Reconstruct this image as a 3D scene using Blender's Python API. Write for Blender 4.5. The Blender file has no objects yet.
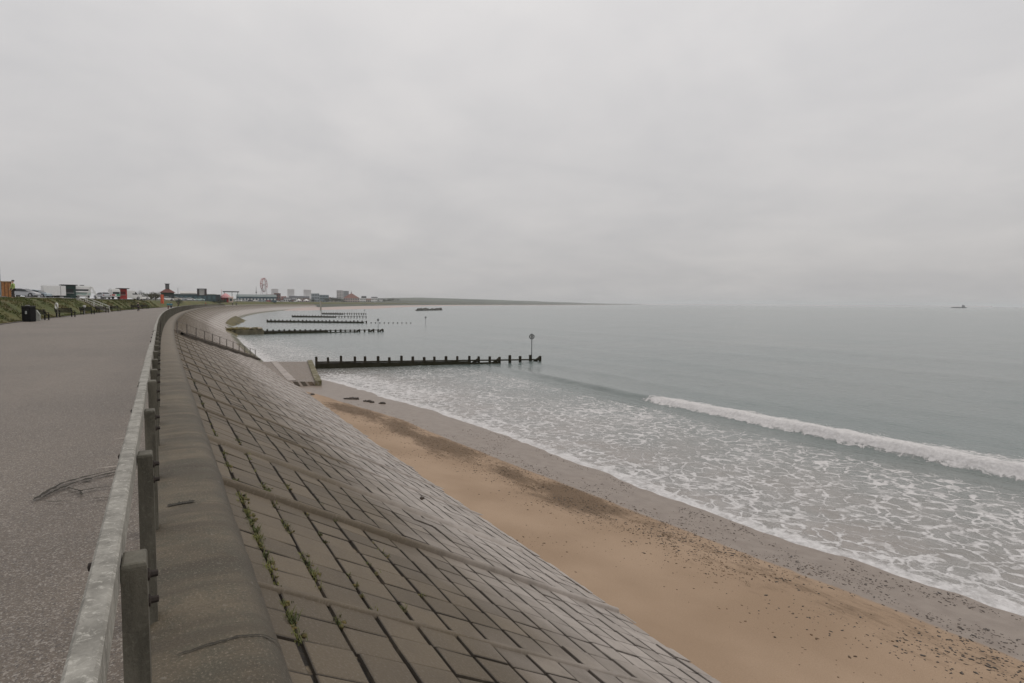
import bpy, bmesh, math, random
from mathutils import Vector, Matrix, noise as mnoise
random.seed(7)
R = math.radians
scene = bpy.context.scene
col = scene.collection

# ------------------------------------------------------------------ camera
W, H, F = 1024, 683, 600.0
CAMZ = 1.85
PITCH, ROLL = R(3.61), R(0.36)
cam_d = bpy.data.cameras.new('camera'); cam = bpy.data.objects.new('camera', cam_d); col.objects.link(cam)
cam_d.sensor_width = 36.0; cam_d.lens = 36.0 * F / W; cam_d.clip_start = 0.05; cam_d.clip_end = 40000
cam.matrix_world = Matrix.Translation((0, 0, CAMZ)) @ (Matrix.Rotation(R(90) - PITCH, 4, 'X') @ Matrix.Rotation(ROLL, 4, 'Z'))
scene.camera = cam

def hor(px):                       # pixel row of the horizon at a column
    return 303.6 + (px - 512) * 0.00628
def at(px, depth, z=0.0):          # plan point at a measured distance in front of the viewpoint
    return Vector(((px - 512) / F * depth, depth, z))
def zrow(px, py, depth):           # height of a row at a distance
    return CAMZ - (py - hor(px)) * depth / F

# ------------------------------------------------------------------ the curve of the bay
PSI = R(30.3)
def kappa(s):
    if s < 25: return 0.0
    if s < 600: return 1 / 1540.0
    if s < 2400: return 1 / 4000.0
    return 0.0
_tab = []
def _build():
    x = y = 0.0; h = -PSI; s = 0.0; st = 2.0
    while s < 14000:
        _tab.append((x, y, h))
        h2 = h + kappa(s + st / 2) * st
        hm = (h + h2) / 2
        x += math.sin(hm) * st; y += math.cos(hm) * st; h = h2; s += st
_build()
def P(s, a, z=0.0):                # along the wall s, to the right of it a
    if s < 0:
        h = -PSI; x = math.sin(h) * s; y = math.cos(h) * s
    else:
        i = min(int(s / 2), len(_tab) - 2); t = s / 2 - i
        x0, y0, h0 = _tab[i]; x1, y1, h1 = _tab[i + 1]
        x = x0 + (x1 - x0) * t; y = y0 + (y1 - y0) * t; h = h0 + (h1 - h0) * t
    return Vector((x + math.cos(h) * a, y - math.sin(h) * a, z))
def heading(s):
    if s < 0: return -PSI
    return _tab[min(int(s / 2), len(_tab) - 1)][2]
def SA(v):                         # plan point -> straight (s, a)
    return (-v[0] * math.sin(PSI) + v[1] * math.cos(PSI), v[0] * math.cos(PSI) + v[1] * math.sin(PSI))
def nz(x, y, z=0.0): return mnoise.noise(Vector((x, y, z)))
def lerp(a, b, t): return a + (b - a) * t
def sstep(e0, e1, x):
    t = max(0.0, min(1.0, (x - e0) / (e1 - e0))); return t * t * (3 - 2 * t)
def interp(tab, x):
    if x <= tab[0][0]: return tab[0][1]
    for (x0, y0), (x1, y1) in zip(tab, tab[1:]):
        if x <= x1: return lerp(y0, y1, (x - x0) / (x1 - x0))
    return tab[-1][1]
def spaced(*segs):                 # (start, stop, first_step, last_step)
    out = []
    for a, b, d0, d1 in segs:
        x = a
        while x < b - 1e-6:
            if not out or x > out[-1] + 1e-6: out.append(x)
            x += lerp(d0, d1, (x - a) / (b - a))
        out.append(b)
    res = []
    for v in out:
        if not res or v > res[-1] + 1e-4: res.append(v)
    return res

# ------------------------------------------------------------------ mesh helpers
class MB:
    def __init__(self): self.v = []; self.f = []; self.mi = []
    def add(self, vs, fs, mi=0):
        o = len(self.v); self.v += [tuple(p) for p in vs]
        for f in fs: self.f.append(tuple(i + o for i in f)); self.mi.append(mi)
    def box(self, c, size, M=None, mi=0, bev=0.0):
        x, y, z = size[0] / 2, size[1] / 2, size[2] / 2
        M = M or Matrix.Identity(4)
        if bev <= 0:
            vs = [Vector((sx * x, sy * y, sz * z)) for sz in (-1, 1) for sy in (-1, 1) for sx in (-1, 1)]
            fs = [(0, 2, 3, 1), (4, 5, 7, 6), (0, 1, 5, 4), (2, 6, 7, 3), (0, 4, 6, 2), (1, 3, 7, 5)]
        else:
            b = min(bev, x * .9, y * .9, z * .9)
            bm = bmesh.new(); bmesh.ops.create_cube(bm, size=1)
            for v in bm.verts: v.co = Vector((v.co.x * 2 * x, v.co.y * 2 * y, v.co.z * 2 * z))
            bmesh.ops.bevel(bm, geom=list(bm.edges), offset=b, segments=2, affect='EDGES')
            bm.verts.index_update()
            vs = [v.co.copy() for v in bm.verts]; fs = [tuple(v.index for v in f.verts) for f in bm.faces]; bm.free()
        c = Vector(c)
        self.add([M @ (p + c) for p in vs], fs, mi)
    def tube(self, p0, p1, r0, r1=None, n=10, cap=True, mi=0):
        p0 = Vector(p0); p1 = Vector(p1); r1 = r0 if r1 is None else r1
        d = (p1 - p0).normalized(); u = d.orthogonal().normalized(); w = d.cross(u)
        vs = []
        for p, r in ((p0, r0), (p1, r1)):
            for i in range(n):
                t = 2 * math.pi * i / n; vs.append(p + u * (r * math.cos(t)) + w * (r * math.sin(t)))
        fs = [(i, (i + 1) % n, n + (i + 1) % n, n + i) for i in range(n)]
        if cap: fs += [tuple(range(n - 1, -1, -1)), tuple(range(n, 2 * n))]
        self.add(vs, fs, mi)
    def path(self, pts, r, n=8, closed=False):
        pts = [Vector(p) for p in pts]; m = len(pts)
        for i in range(m if closed else m - 1): self.tube(pts[i], pts[(i + 1) % m], r, r, n)
    def grid(self, rows, mi=0, flip=False):
        n = len(rows[0]); vs = [p for r in rows for p in r]; fs = []
        for i in range(len(rows) - 1):
            for j in range(n - 1):
                q = (i * n + j, i * n + j + 1, (i + 1) * n + j + 1, (i + 1) * n + j)
                fs.append(q[::-1] if flip else q)
        self.add(vs, fs, mi)
    def lathe(self, prof, c=(0, 0, 0), n=20, mi=0):
        rows = []
        for r, z in prof:
            rows.append([Vector((c[0] + r * math.cos(2 * math.pi * k / n), c[1] + r * math.sin(2 * math.pi * k / n), c[2] + z)) for k in range(n + 1)])
        self.grid(rows, mi)
    def blob(self, c, r, seed=0, amp=.3, sub=2, mi=0):
        bm = bmesh.new(); bmesh.ops.create_icosphere(bm, subdivisions=sub, radius=1)
        bm.verts.index_update()
        vs = []
        for v in bm.verts:
            k = 1 + amp * nz(v.co.x * 1.7 + seed * 3.1, v.co.y * 1.7, v.co.z * 1.7)
            vs.append(Vector(c) + Vector((v.co.x * r[0] * k, v.co.y * r[1] * k, v.co.z * r[2] * k)))
        fs = [tuple(v.index for v in f.verts) for f in bm.faces]; bm.free()
        self.add(vs, fs, mi)
    def profile(self, prof, hw, mi=0):
        """side profile [(x,z,halfwidth)] closed polygon -> solid across y"""
        n = len(prof)
        vs = [Vector((x, -w * hw, z)) for x, z, w in prof] + [Vector((x, w * hw, z)) for x, z, w in prof]
        fs = [tuple(range(n)), tuple(range(2 * n - 1, n - 1, -1))]
        for i in range(n):
            j = (i + 1) % n; fs.append((i, n + i, n + j, j))
        self.add(vs, fs, mi)
    def build(self, name, mat=None, parent=None, smooth=False, attrs=None, uv=None, fix=False):
        me = bpy.data.meshes.new(name); me.from_pydata(self.v, [], self.f)
        mats = mat if isinstance(mat, (list, tuple)) else [mat]
        for m in mats:
            if m: me.materials.append(m)
        if len(mats) > 1: me.polygons.foreach_set('material_index', self.mi)
        if smooth: me.polygons.foreach_set('use_smooth', [True] * len(me.polygons))
        if attrs:
            for k, vals in attrs.items():
                at_ = me.attributes.new(k, 'FLOAT', 'POINT'); at_.data.foreach_set('value', vals)
        if uv:
            l = me.uv_layers.new(name='UVMap'); idx = [0] * len(me.loops); me.loops.foreach_get('vertex_index', idx)
            flat = []
            for i in idx: flat += uv[i]
            l.data.foreach_set('uv', flat)
        if fix:
            bm = bmesh.new(); bm.from_mesh(me); bmesh.ops.recalc_face_normals(bm, faces=bm.faces); bm.to_mesh(me); bm.free()
        me.update()
        o = bpy.data.objects.new(name, me); col.objects.link(o)
        if parent is not None: o.parent = parent
        return o

def tag(o, label=None, cat=None, group=None, kind=None):
    if label: o['label'] = label
    if cat: o['category'] = cat
    if group: o['group'] = group
    if kind: o['kind'] = kind
    return o
def thing(name, label, cat, loc=(0, 0, 0), rz=0.0, group=None):
    o = bpy.data.objects.new(name, None); col.objects.link(o); o.empty_display_size = .3
    o.location = loc; o.rotation_euler = (0, 0, rz); return tag(o, label, cat, group)
def dup(root, loc=None, rz=None, label=None, group=None):
    def cp(o, par):
        c = o.copy(); col.objects.link(c)
        if par is not None: c.parent = par
        for ch in list(o.children): cp(ch, c)
        return c
    r = cp(root, None)
    if loc is not None: r.location = loc
    if rz is not None: r.rotation_euler = (0, 0, rz)
    if label: r['label'] = label
    if group: r['group'] = group
    return r

# ------------------------------------------------------------------ node helpers
class NT:
    def __init__(self, name):
        self.m = bpy.data.materials.new(name); self.m.use_nodes = True
        self.t = self.m.node_tree; self.t.nodes.clear()
        self.out = self.t.nodes.new('ShaderNodeOutputMaterial'); self.b = self.n('ShaderNodeBsdfPrincipled')
        self.l(self.b.outputs[0], self.out.inputs['Surface'])
    def n(self, ty, **kw):
        nd = self.t.nodes.new(ty)
        for k, v in kw.items(): setattr(nd, k, v)
        return nd
    def l(self, a, b): self.t.links.new(a, b)
    def put(self, sock, v):
        if hasattr(v, 'is_output') or isinstance(v, bpy.types.NodeSocket): self.l(v, sock)
        else:
            if isinstance(v, (tuple, list)) and len(v) == 3 and sock.type == 'RGBA': v = (*v, 1)
            sock.default_value = v
    def math(self, op, a, b=0.0, c=None, clamp=False):
        nd = self.n('ShaderNodeMath', operation=op, use_clamp=clamp)
        self.put(nd.inputs[0], a); self.put(nd.inputs[1], b)
        if c is not None: self.put(nd.inputs[2], c)
        return nd.outputs[0]
    def mix(self, fac, a, b, bt='MIX'):
        nd = self.n('ShaderNodeMix', data_type='RGBA', blend_type=bt)
        self.put(nd.inputs[0], fac); self.put(nd.inputs[6], a); self.put(nd.inputs[7], b)
        return nd.outputs[2]
    def mapr(self, v, a, b, c=0.0, d=1.0, smooth=True):
        nd = self.n('ShaderNodeMapRange', interpolation_type='SMOOTHSTEP' if smooth else 'LINEAR')
        self.put(nd.inputs[0], v)
        for i, q in enumerate((a, b, c, d)): self.put(nd.inputs[i + 1], q)
        return nd.outputs[0]
    def noise(self, scale, detail=4, rough=.55, vec=None, dist=0.0, out=0):
        nd = self.n('ShaderNodeTexNoise'); nd.inputs['Scale'].default_value = scale
        nd.inputs['Detail'].default_value = detail; nd.inputs['Roughness'].default_value = rough
        nd.inputs['Distortion'].default_value = dist
        self.l(vec if vec is not None else self.pos(), nd.inputs['Vector']); return nd.outputs[out]
    def voro(self, scale, feature='F1', vec=None, rand=1.0):
        nd = self.n('ShaderNodeTexVoronoi', feature=feature); nd.inputs['Scale'].default_value = scale
        nd.inputs['Randomness'].default_value = rand
        self.l(vec if vec is not None else self.pos(), nd.inputs['Vector']); return nd
    def pos(self):
        if not hasattr(self, '_p'): self._p = self.n('ShaderNodeTexCoord').outputs['Object']
        return self._p
    def uv(self):
        if not hasattr(self, '_u'): self._u = self.n('ShaderNodeTexCoord').outputs['UV']
        return self._u
    def scalev(self, vec, sx, sy, sz=1):
        nd = self.n('ShaderNodeMapping'); nd.inputs['Scale'].default_value = (sx, sy, sz); self.l(vec, nd.inputs['Vector']); return nd.outputs[0]
    def attr(self, name): return self.n('ShaderNodeAttribute', attribute_name=name).outputs['Fac']
    def bump(self, h, strength=.5, dist=.02, prev=None):
        nd = self.n('ShaderNodeBump'); self.put(nd.inputs['Strength'], strength); nd.inputs['Distance'].default_value = dist
        self.l(h, nd.inputs['Height'])
        if prev is not None: self.l(prev, nd.inputs['Normal'])
        return nd.outputs[0]
    def set(self, color=None, rough=None, normal=None, metal=None, spec=None):
        for k, v in (('Base Color', color), ('Roughness', rough), ('Normal', normal), ('Metallic', metal), ('Specular IOR Level', spec)):
            if v is not None: self.put(self.b.inputs[k], v)
        return self.m

_mc = {}
def M(name, c, rough=.7, var=.25, scale=3.0, metal=0.0, spec=None):
    """plain surface with mottling"""
    if name in _mc: return _mc[name]
    t = NT(name)
    n1 = t.noise(scale, 5, .6)
    dark = tuple(x * (1 - var) for x in c); lite = tuple(min(1, x * (1 + var)) for x in c)
    m = t.set(t.mix(t.mapr(n1, .3, .7), dark, lite), rough, t.bump(t.noise(scale * 6, 4), .2, .01), metal, spec)
    _mc[name] = m; return m
SKYV = 4.75
HAZE = 0.00012
# ------------------------------------------------------------------ world: flat grey overcast with a soft sun behind it
world = bpy.data.worlds.new('World'); scene.world = world; world.use_nodes = True
wt = world.node_tree; wt.nodes.clear()
wo = wt.nodes.new('ShaderNodeOutputWorld'); bg = wt.nodes.new('ShaderNodeBackground'); wt.links.new(bg.outputs[0], wo.inputs[0])
sky = wt.nodes.new('ShaderNodeTexSky'); sky.sky_type = 'NISHITA'; sky.sun_disc = False
SUN_EL, SUN_AZ = R(52), R(75)
sky.sun_elevation = SUN_EL; sky.sun_rotation = SUN_AZ; sky.dust_density = 4
tc = wt.nodes.new('ShaderNodeTexCoord')
sep = wt.nodes.new('ShaderNodeSeparateXYZ'); wt.links.new(tc.outputs['Generated'], sep.inputs[0])
def wm(op, a, b, clamp=False):
    nd = wt.nodes.new('ShaderNodeMath'); nd.operation = op; nd.use_clamp = clamp
    for i, v in enumerate((a, b)):
        if isinstance(v, bpy.types.NodeSocket): wt.links.new(v, nd.inputs[i])
        else: nd.inputs[i].default_value = v
    return nd.outputs[0]
zc_ = wm('MAXIMUM', sep.outputs[2], 0.0)
den = wm('ADD', zc_, 0.22)
cmb = wt.nodes.new('ShaderNodeCombineXYZ')
wt.links.new(wm('DIVIDE', sep.outputs[0], den), cmb.inputs[0]); wt.links.new(wm('DIVIDE', sep.outputs[1], den), cmb.inputs[1])
def wnoise(scale, detail, rough, dist):
    nd = wt.nodes.new('ShaderNodeTexNoise'); nd.inputs['Scale'].default_value = scale; nd.inputs['Detail'].default_value = detail
    nd.inputs['Roughness'].default_value = rough; nd.inputs['Distortion'].default_value = dist
    wt.links.new(cmb.outputs[0], nd.inputs['Vector']); return nd.outputs[0]
c1 = wnoise(1.05, 6, .55, .5); c2 = wnoise(2.8, 5, .5, .3)
cl = wm('ADD', wm('MULTIPLY', c1, .68), wm('MULTIPLY', c2, .32))
ramp = wt.nodes.new('ShaderNodeValToRGB'); wt.links.new(cl, ramp.inputs[0])
e = ramp.color_ramp.elements
e[0].position = .34; e[0].color = (.90, .885, .89, 1); e[1].position = .66; e[1].color = (1.075, 1.044, 1.03, 1)
# overcast brightens towards the zenith
zen = wm('ADD', 1.0, wm('MULTIPLY', wm('POWER', zc_, .8), 1.10))
mulc = wt.nodes.new('ShaderNodeVectorMath'); mulc.operation = 'SCALE'; wt.links.new(ramp.outputs[0], mulc.inputs[0])
wt.links.new(wm('MULTIPLY', zen, SKYV), mulc.inputs['Scale'])
mixs = wt.nodes.new('ShaderNodeMix'); mixs.data_type = 'RGBA'; mixs.inputs[0].default_value = .96
wt.links.new(sky.outputs[0], mixs.inputs[6]); wt.links.new(mulc.outputs[0], mixs.inputs[7])
wt.links.new(mixs.outputs[2], bg.inputs[0]); bg.inputs[1].default_value = .1
sl = bpy.data.lights.new('sun', 'SUN'); sl.energy = .75; sl.angle = R(30); sl.color = (1, .94, .86)
so = bpy.data.objects.new('sun', sl); col.objects.link(so)
sd = Vector((math.sin(SUN_AZ) * math.cos(SUN_EL), math.cos(SUN_AZ) * math.cos(SUN_EL), math.sin(SUN_EL)))
so.rotation_euler = sd.to_track_quat('Z', 'Y').to_euler(); so.location = (0, 0, 60)
vs_ = scene.view_settings; vs_.view_transform = 'Standard'; vs_.look = 'None'; vs_.gamma = 1; vs_.use_curve_mapping = False; vs_.exposure = 0
scene.cycles.use_denoising = True
scene.cycles.volume_bounces = 1; scene.cycles.max_bounces = 6

hz = MB(); hz.box((0, 9000, 20), (64000, 64000, 64))
hv = bpy.data.materials.new('haze'); hv.use_nodes = True; ht = hv.node_tree; ht.nodes.clear()
ho = ht.nodes.new('ShaderNodeOutputMaterial'); pv = ht.nodes.new('ShaderNodeVolumePrincipled')
pv.inputs['Color'].default_value = (.88, .90, .92, 1); pv.inputs['Density'].default_value = HAZE; pv.inputs['Anisotropy'].default_value = 0.0
ht.links.new(pv.outputs[0], ho.inputs['Volume'])
tag(hz.build('haze', hv), 'pale sea haze hanging over the far coast and horizon', 'haze', kind='stuff')

# ------------------------------------------------------------------ levels
WATER = -4.6
def wall_z(a): return CAMZ - (1.86 + .52 * a)            # face of the sloping sea wall
TOE = [(-30, 6.45), (3, 6.5), (9, 6.62), (22, 7.05), (43, 8.0), (62, 8.5), (300, 9.2), (9000, 9.2)]
def toe_a(s): return interp(TOE, s) + .08 + .0105 * min(s, 60)
WL = [(-30, 16.6), (0, 16.0), (5.5, 15.35), (9, 14.8), (13.3, 14.35), (18, 14.35), (23, 14.2), (27.5, 14.05), (32.6, 13.7), (38, 13.0), (43, 12.4), (48, 11.7), (52, 10.7), (58, 8.4), (70, 7.5), (270, 7.5), (430, 8), (600, 45), (700, 70), (2000, 90), (9000, 120)]
def wl_a(s):
    a = interp(WL, s) + .0105 * min(s, 60)
    if s < 60: a += .22 * nz(s * .55, 3.3) + .12 * nz(s * 1.7, 9.1)
    return a
WET = [(-30, 13.6), (4.7, 12.75), (11.3, 12.2), (16, 11.7), (20.9, 11.1), (30.5, 10.6), (36, 9.6), (42, 8.5), (47, 7.6), (60, 7), (400, 8), (9000, 20)]
def wet_a(s): return interp(WET, s) + .0105 * min(s, 60) + .12 * nz(s * .4, 1.2)

def beach_z(s, a):
    t0, w = toe_a(s), wl_a(s)
    zt = max(wall_z(t0) + .0, WATER - .6)
    if s > 270: zt = lerp(zt, -3.3, sstep(430, 620, s))
    if w - t0 < .5:
        return WATER - .35 - .06 * max(0, a - t0)
    t = (a - t0) / (w - t0)
    if t <= 1:
        t = max(t, -.6)
        z = lerp(zt, WATER, t if t < 0 else (.25 * t + .75 * t ** .8))
    else: z = WATER - .07 * (a - w)
    z += (.035 * nz(s * .35, a * .5, 4) + .012 * nz(s * 1.3, a * 1.6, 8)) * min(1, max(0, 1.15 - t) * 3)
    return max(z, WATER - 1.5)

# beach: one sheet along the bay
beach_s = spaced((-25, 0, 2, .5), (0, 50, .22, .3), (50, 75, .5, 1), (75, 330, 8, 15), (330, 1500, 20, 60), (1500, 10000, 100, 400))
mb = MB(); rows = []; A_wet = []; A_weed = []; A_far = []; UV = []
offs = [-.7, -.25] + [i * .22 for i in range(0, 60)]
for s in beach_s:
    row = []
    t0, w = toe_a(s), wl_a(s)
    for k, o in enumerate(offs):
        a = t0 + o if s < 75 else t0 + o * max(1, (w + 12 - t0) / 13.0)
        row.append(P(s, a, beach_z(s, a)))
        wt_ = sstep(-.35, .3, a - wet_a(s))
        A_wet.append(wt_)
        # tide line of dried weed and grit, wandering from the wall down towards the wet edge
        c = wet_a(s) - 1.25 + .35 * nz(s * .25, 5)
        wd = max(0, 1 - abs(a - c - .25) / (1.5 + .7 * nz(s * .3, 2))) * sstep(42, 34, s) * sstep(8, 16, s) * (.85 + .9 * nz(s * .45, a * .9, 1.5))
        c2 = wet_a(s) - .5
        wd = max(wd, .34 * max(0, 1 - abs(a - c2 + .3) / 1.7) * sstep(26, 8, s))
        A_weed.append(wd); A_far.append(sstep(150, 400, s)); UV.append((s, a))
    rows.append(row)
mb.grid(rows)
t = NT('sand'); p = t.uv()
wet, weed, far = t.attr('wet'), t.attr('weed'), t.attr('far')
n_big, n_mid, n_fin = t.noise(.35, 3, .5, p), t.noise(2.2, 6, .65, p), t.noise(38, 4, .7, p)
dry = t.mix(t.mapr(n_big, .3, .7), (.285, .198, .128), (.355, .254, .172))
dry = t.mix(t.mapr(n_fin, .35, .7, 0, .35), dry, (.20, .135, .085))
damp = t.mapr(t.math('ADD', wet, t.math('MULTIPLY', n_mid, .2)), -.02, .12, 0, 1)
wetc = t.mix(t.mapr(n_mid, .3, .7), (.172, .134, .106), (.225, .182, .148))
nstr = t.noise(1.3, 6, .75, t.scalev(p, 1.0, 2.2))
c = t.mix(t.mapr(t.math('ADD', weed, t.math('MULTIPLY', t.math('SUBTRACT', nstr, .5), 1.5)), .12, .7, 0, .78), dry, (.092, .056, .028))
speck = t.voro(13, vec=p).outputs['Distance']
c = t.mix(t.math('MULTIPLY', t.mapr(speck, .34, .18), t.mapr(t.math('ADD', t.math('MULTIPLY', weed, 1.1), t.math('MULTIPLY', t.math('SUBTRACT', n_mid, .5), 1.2)), .15, .8, 0, .8)), c, (.05, .033, .02))
wfac = t.mapr(t.math('ADD', wet, t.math('MULTIPLY', t.math('SUBTRACT', n_mid, .5), .5)), .3, .7)
c = t.mix(wfac, c, wetc)
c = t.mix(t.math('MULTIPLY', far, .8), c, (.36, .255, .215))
rough = t.mapr(wfac, 0, 1, .95, .42)
bp = t.bump(t.math('ADD', n_fin, t.math('MULTIPLY', n_mid, 1.5)), t.mapr(wfac, 0, 1, .5, .12), .03)
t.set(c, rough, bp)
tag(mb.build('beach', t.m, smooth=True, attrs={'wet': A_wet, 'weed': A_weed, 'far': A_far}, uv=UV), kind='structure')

# ------------------------------------------------------------------ sea
sea_s = spaced((-3000, -40, 500, 60), (-40, -6, 5, 1), (-6, 62, .2, .24), (62, 140, .5, 1.2), (140, 600, 2.5, 20), (600, 13500, 60, 900), (13500, 26000, 1500, 3000))
sea_a = spaced((4, 7, .6, .4), (7, 34, .19, .19), (34, 60, .25, .6), (60, 160, .8, 4), (160, 1500, 6, 120), (1500, 11000, 200, 900), (11000, 24000, 1500, 3000))
WAVE = [(-60, 27.2), (0, 27.6), (15, 27.9), (30, 28.0), (40, 28.3), (55, 28.6)]
def water_z(s, a):
    z = WATER; f = 0.0
    if s < 700 and a < 400:
        u = a - wl_a(s)
        deep = sstep(2, 14, u)
        # main breaking wave
        c = interp(WAVE, s) + .0105 * s + .35 * nz(s * .16, 1.7) + .12 * nz(s * .6, 4.1)
        amp = (.32 + .16 * sstep(30, 12, s)) * sstep(58, 40, s) * (1 + .15 * nz(s * .3, 8.8)); br = sstep(31.5, 28, s)
        d = a - c
        shp = math.exp(-(d / (.42 if d < 0 else 1.9)) ** 2)
        z += br * shp * (br * 0 + .05 * nz(s * 1.6, a * 1.9, 1) + .045 * nz(s * 3.6, a * 4, 5))
        z += br * .10 * max(0, nz(s * 1.2, a * 1.5, 9)) * math.exp(-((d - 1.6) / 1.3) ** 2)
        z += amp * shp - .08 * amp * math.exp(-((d + 1.6) / 1.2) ** 2)
        # swells further out
        for c0, am, wd, l in ((34.5, .17, 1.3, 90), (41, .10, 1.5, 140), (50, .12, 2.2, 160), (64, .12, 3, 240), (82, .13, 4, 300), (19.6, .03, .7, 30)):
            cc = c0 + 1.2 * nz(s * .06, c0) + .03 * (s - 20) * (1 if c0 < 30 else .6)
            z += am * math.exp(-((a - cc) / wd) ** 2) * (.6 + .8 * nz(s * .045, c0 * 2.1 + 5)) * sstep(l, l * .6, s)
        fade = sstep(400, 120, s) * sstep(250, 90, a)
        z += deep * fade * (.035 * nz(s * .33, a * .5, 2.2) + .025 * nz(s * .8, a * 1.1, 6.2))
        z += (1 - deep) * .012 * nz(s * 1.1, a * 1.4, 3)
        if u < 1.6: z += .05 * math.exp(-((u - .35) / .35) ** 2)
    return z
def foam_at(s, a):
    u = a - wl_a(s); c = interp(WAVE, s) + .0105 * s + .35 * nz(s * .16, 1.7) + .12 * nz(s * .6, 4.1); d = a - c
    f = 0.0
    if s < 75:
        edge = math.exp(-((u - .2) / .38) ** 2) if u > .2 else 1.0
        f = max(f, .95 * edge * (1 if s < 52 else .7))
        zone = sstep(.2, 1.6, u) * sstep(-1.2, -3.2, d)
        near = .44 - .10 * sstep(3, 9, u)
        f = max(f, zone * (near + .20 * nz(s * .13, a * .2, 7)) * sstep(64, 44, s))
        f = max(f, .50 * math.exp(-((u - 1.2) / 1.6) ** 2) * sstep(62, 50, s))
        f = max(f, .80 * sstep(30, 40, s) * sstep(60, 50, s) * math.exp(-((u - 2.4) / 2.6) ** 2))
    if s < 34:
        k = sstep(30.6, 28.8, s)
        back = .5 + 1.0 * sstep(31, 22, s) + 1.5 * sstep(22, 0, s) + .8 * nz(s * .8, 4.4) + .5 * nz(s * 2.2, 7.4); d += .10 * nz(s * 1.1, 2.2) + .05 * nz(s * 4.0, 6.6)
        if -.75 < d: f = max(f, k * 1.12 * sstep(-.70, -.45, d) * sstep(back + .7, back * .1, d))
        if d > 0: f = max(f, .72 * k * sstep(24, 8, s) * sstep(back + 2.2, back + .2, d))
    if 75 <= s < 130 or s >= 62:
        f = max(f, .9 * math.exp(-((a - 9.3 - (s - 38) ** 2 / 3000.0) / 1.6) ** 2) * sstep(40, 62, s) * sstep(150, 100, s))
        f = max(f, .40 * sstep(62, 75, s) * sstep(140, 90, s) * math.exp(-((a - 14) / 5.0) ** 2))
    return f
mb = MB(); rows = []; A_f = []; A_sh = []; UV = []
for s in sea_s:
    row = []
    for a in sea_a:
        v = Vector((-math.sin(PSI) * s + math.cos(PSI) * a, math.cos(PSI) * s + math.sin(PSI) * a, water_z(s, a)))
        row.append(v); A_f.append(foam_at(s, a) if s < 160 and a < 60 else 0.0)
        u = a - wl_a(s) if s < 70 else a - 6
        A_sh.append(math.exp(-(max(0, u) / 9.0) ** 2) * sstep(130, 60, s) if a < 80 else 0.0); UV.append((s, a))
    rows.append(row)
mb.grid(rows)
t = NT('sea_water'); p = t.uv()
foam, shal = t.attr('foam'), t.attr('shal')
wn = t.n('ShaderNodeTexNoise'); wn.inputs['Scale'].default_value = .8; wn.inputs['Detail'].default_value = 5; t.l(p, wn.inputs['Vector'])
va = t.n('ShaderNodeVectorMath', operation='SUBTRACT'); t.l(wn.outputs['Color'], va.inputs[0]); va.inputs[1].default_value = (.5, .5, .5)
vb = t.n('ShaderNodeVectorMath', operation='SCALE'); t.l(va.outputs[0], vb.inputs[0]); vb.inputs['Scale'].default_value = 1.5
vc = t.n('ShaderNodeVectorMath', operation='ADD'); t.l(p, vc.inputs[0]); t.l(vb.outputs[0], vc.inputs[1])
wp = t.scalev(vc.outputs[0], 1.0, 1.1)
e1 = t.voro(1.45, 'DISTANCE_TO_EDGE', wp).outputs['Distance']
e2 = t.voro(3.6, 'DISTANCE_TO_EDGE', wp).outputs['Distance']
e3 = t.voro(9, 'DISTANCE_TO_EDGE', wp).outputs['Distance']
fn = t.noise(2.3, 6, .7, p, .4); fb = t.noise(.33, 3, .5, p)
fm = t.math('ADD', foam, t.math('MULTIPLY', t.math('SUBTRACT', fb, .5), t.math('MULTIPLY', t.mapr(foam, .02, .2), .75)))
th1 = t.math('MULTIPLY', t.math('MULTIPLY', fm, .25), t.mapr(fn, .3, .7, .1, 1.7))
l1 = t.math('MULTIPLY', t.mapr(t.math('SUBTRACT', th1, e1), -.025, .075), t.mapr(t.noise(1.1, 5, .7, p), .28, .55, .25, 1))
th2 = t.math('MULTIPLY', t.math('MULTIPLY', t.mapr(fm, .22, 1, 0, 1, False), .34), t.mapr(fn, .35, .7, .05, 1.6))
l2 = t.math('MULTIPLY', t.mapr(t.math('SUBTRACT', th2, e2), -.04, .14), .55)
th3 = t.math('MULTIPLY', t.mapr(fm, .42, 1.0, 0, .5, False), t.mapr(fn, .35, .7, .2, 1.4))
l3 = t.math('MULTIPLY', t.mapr(t.math('SUBTRACT', th3, e3), -.05, .25), .28)
solid = t.mapr(t.math('ADD', foam, t.math('MULTIPLY', t.math('SUBTRACT', fn, .5), .9)), .68, 1.0)
ff = t.math('MAXIMUM', t.math('MAXIMUM', l1, l2), t.math('MAXIMUM', l3, solid))
ff = t.math('MULTIPLY', ff, t.mapr(foam, .02, .12), clamp=True)
deepc = t.mix(t.mapr(t.noise(.05, 3, .5, p), .3, .7), (.135, .166, .160), (.162, .185, .177))
base = t.mix(shal, deepc, t.mix(t.mapr(fb, .35, .65), (.250, .222, .200), (.220, .212, .198)))
milk = t.math('MULTIPLY', t.mapr(t.math('MULTIPLY', foam, t.mapr(t.noise(.9, 5, .65, p), .3, .7, .2, 1.5)), .1, .8), .42)
base = t.mix(milk, base, (.40, .385, .375))
c = t.mix(ff, base, t.mix(t.mapr(t.noise(6, 4, .7, p), .3, .7), (.46, .445, .438), (.62, .605, .60)))
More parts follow.
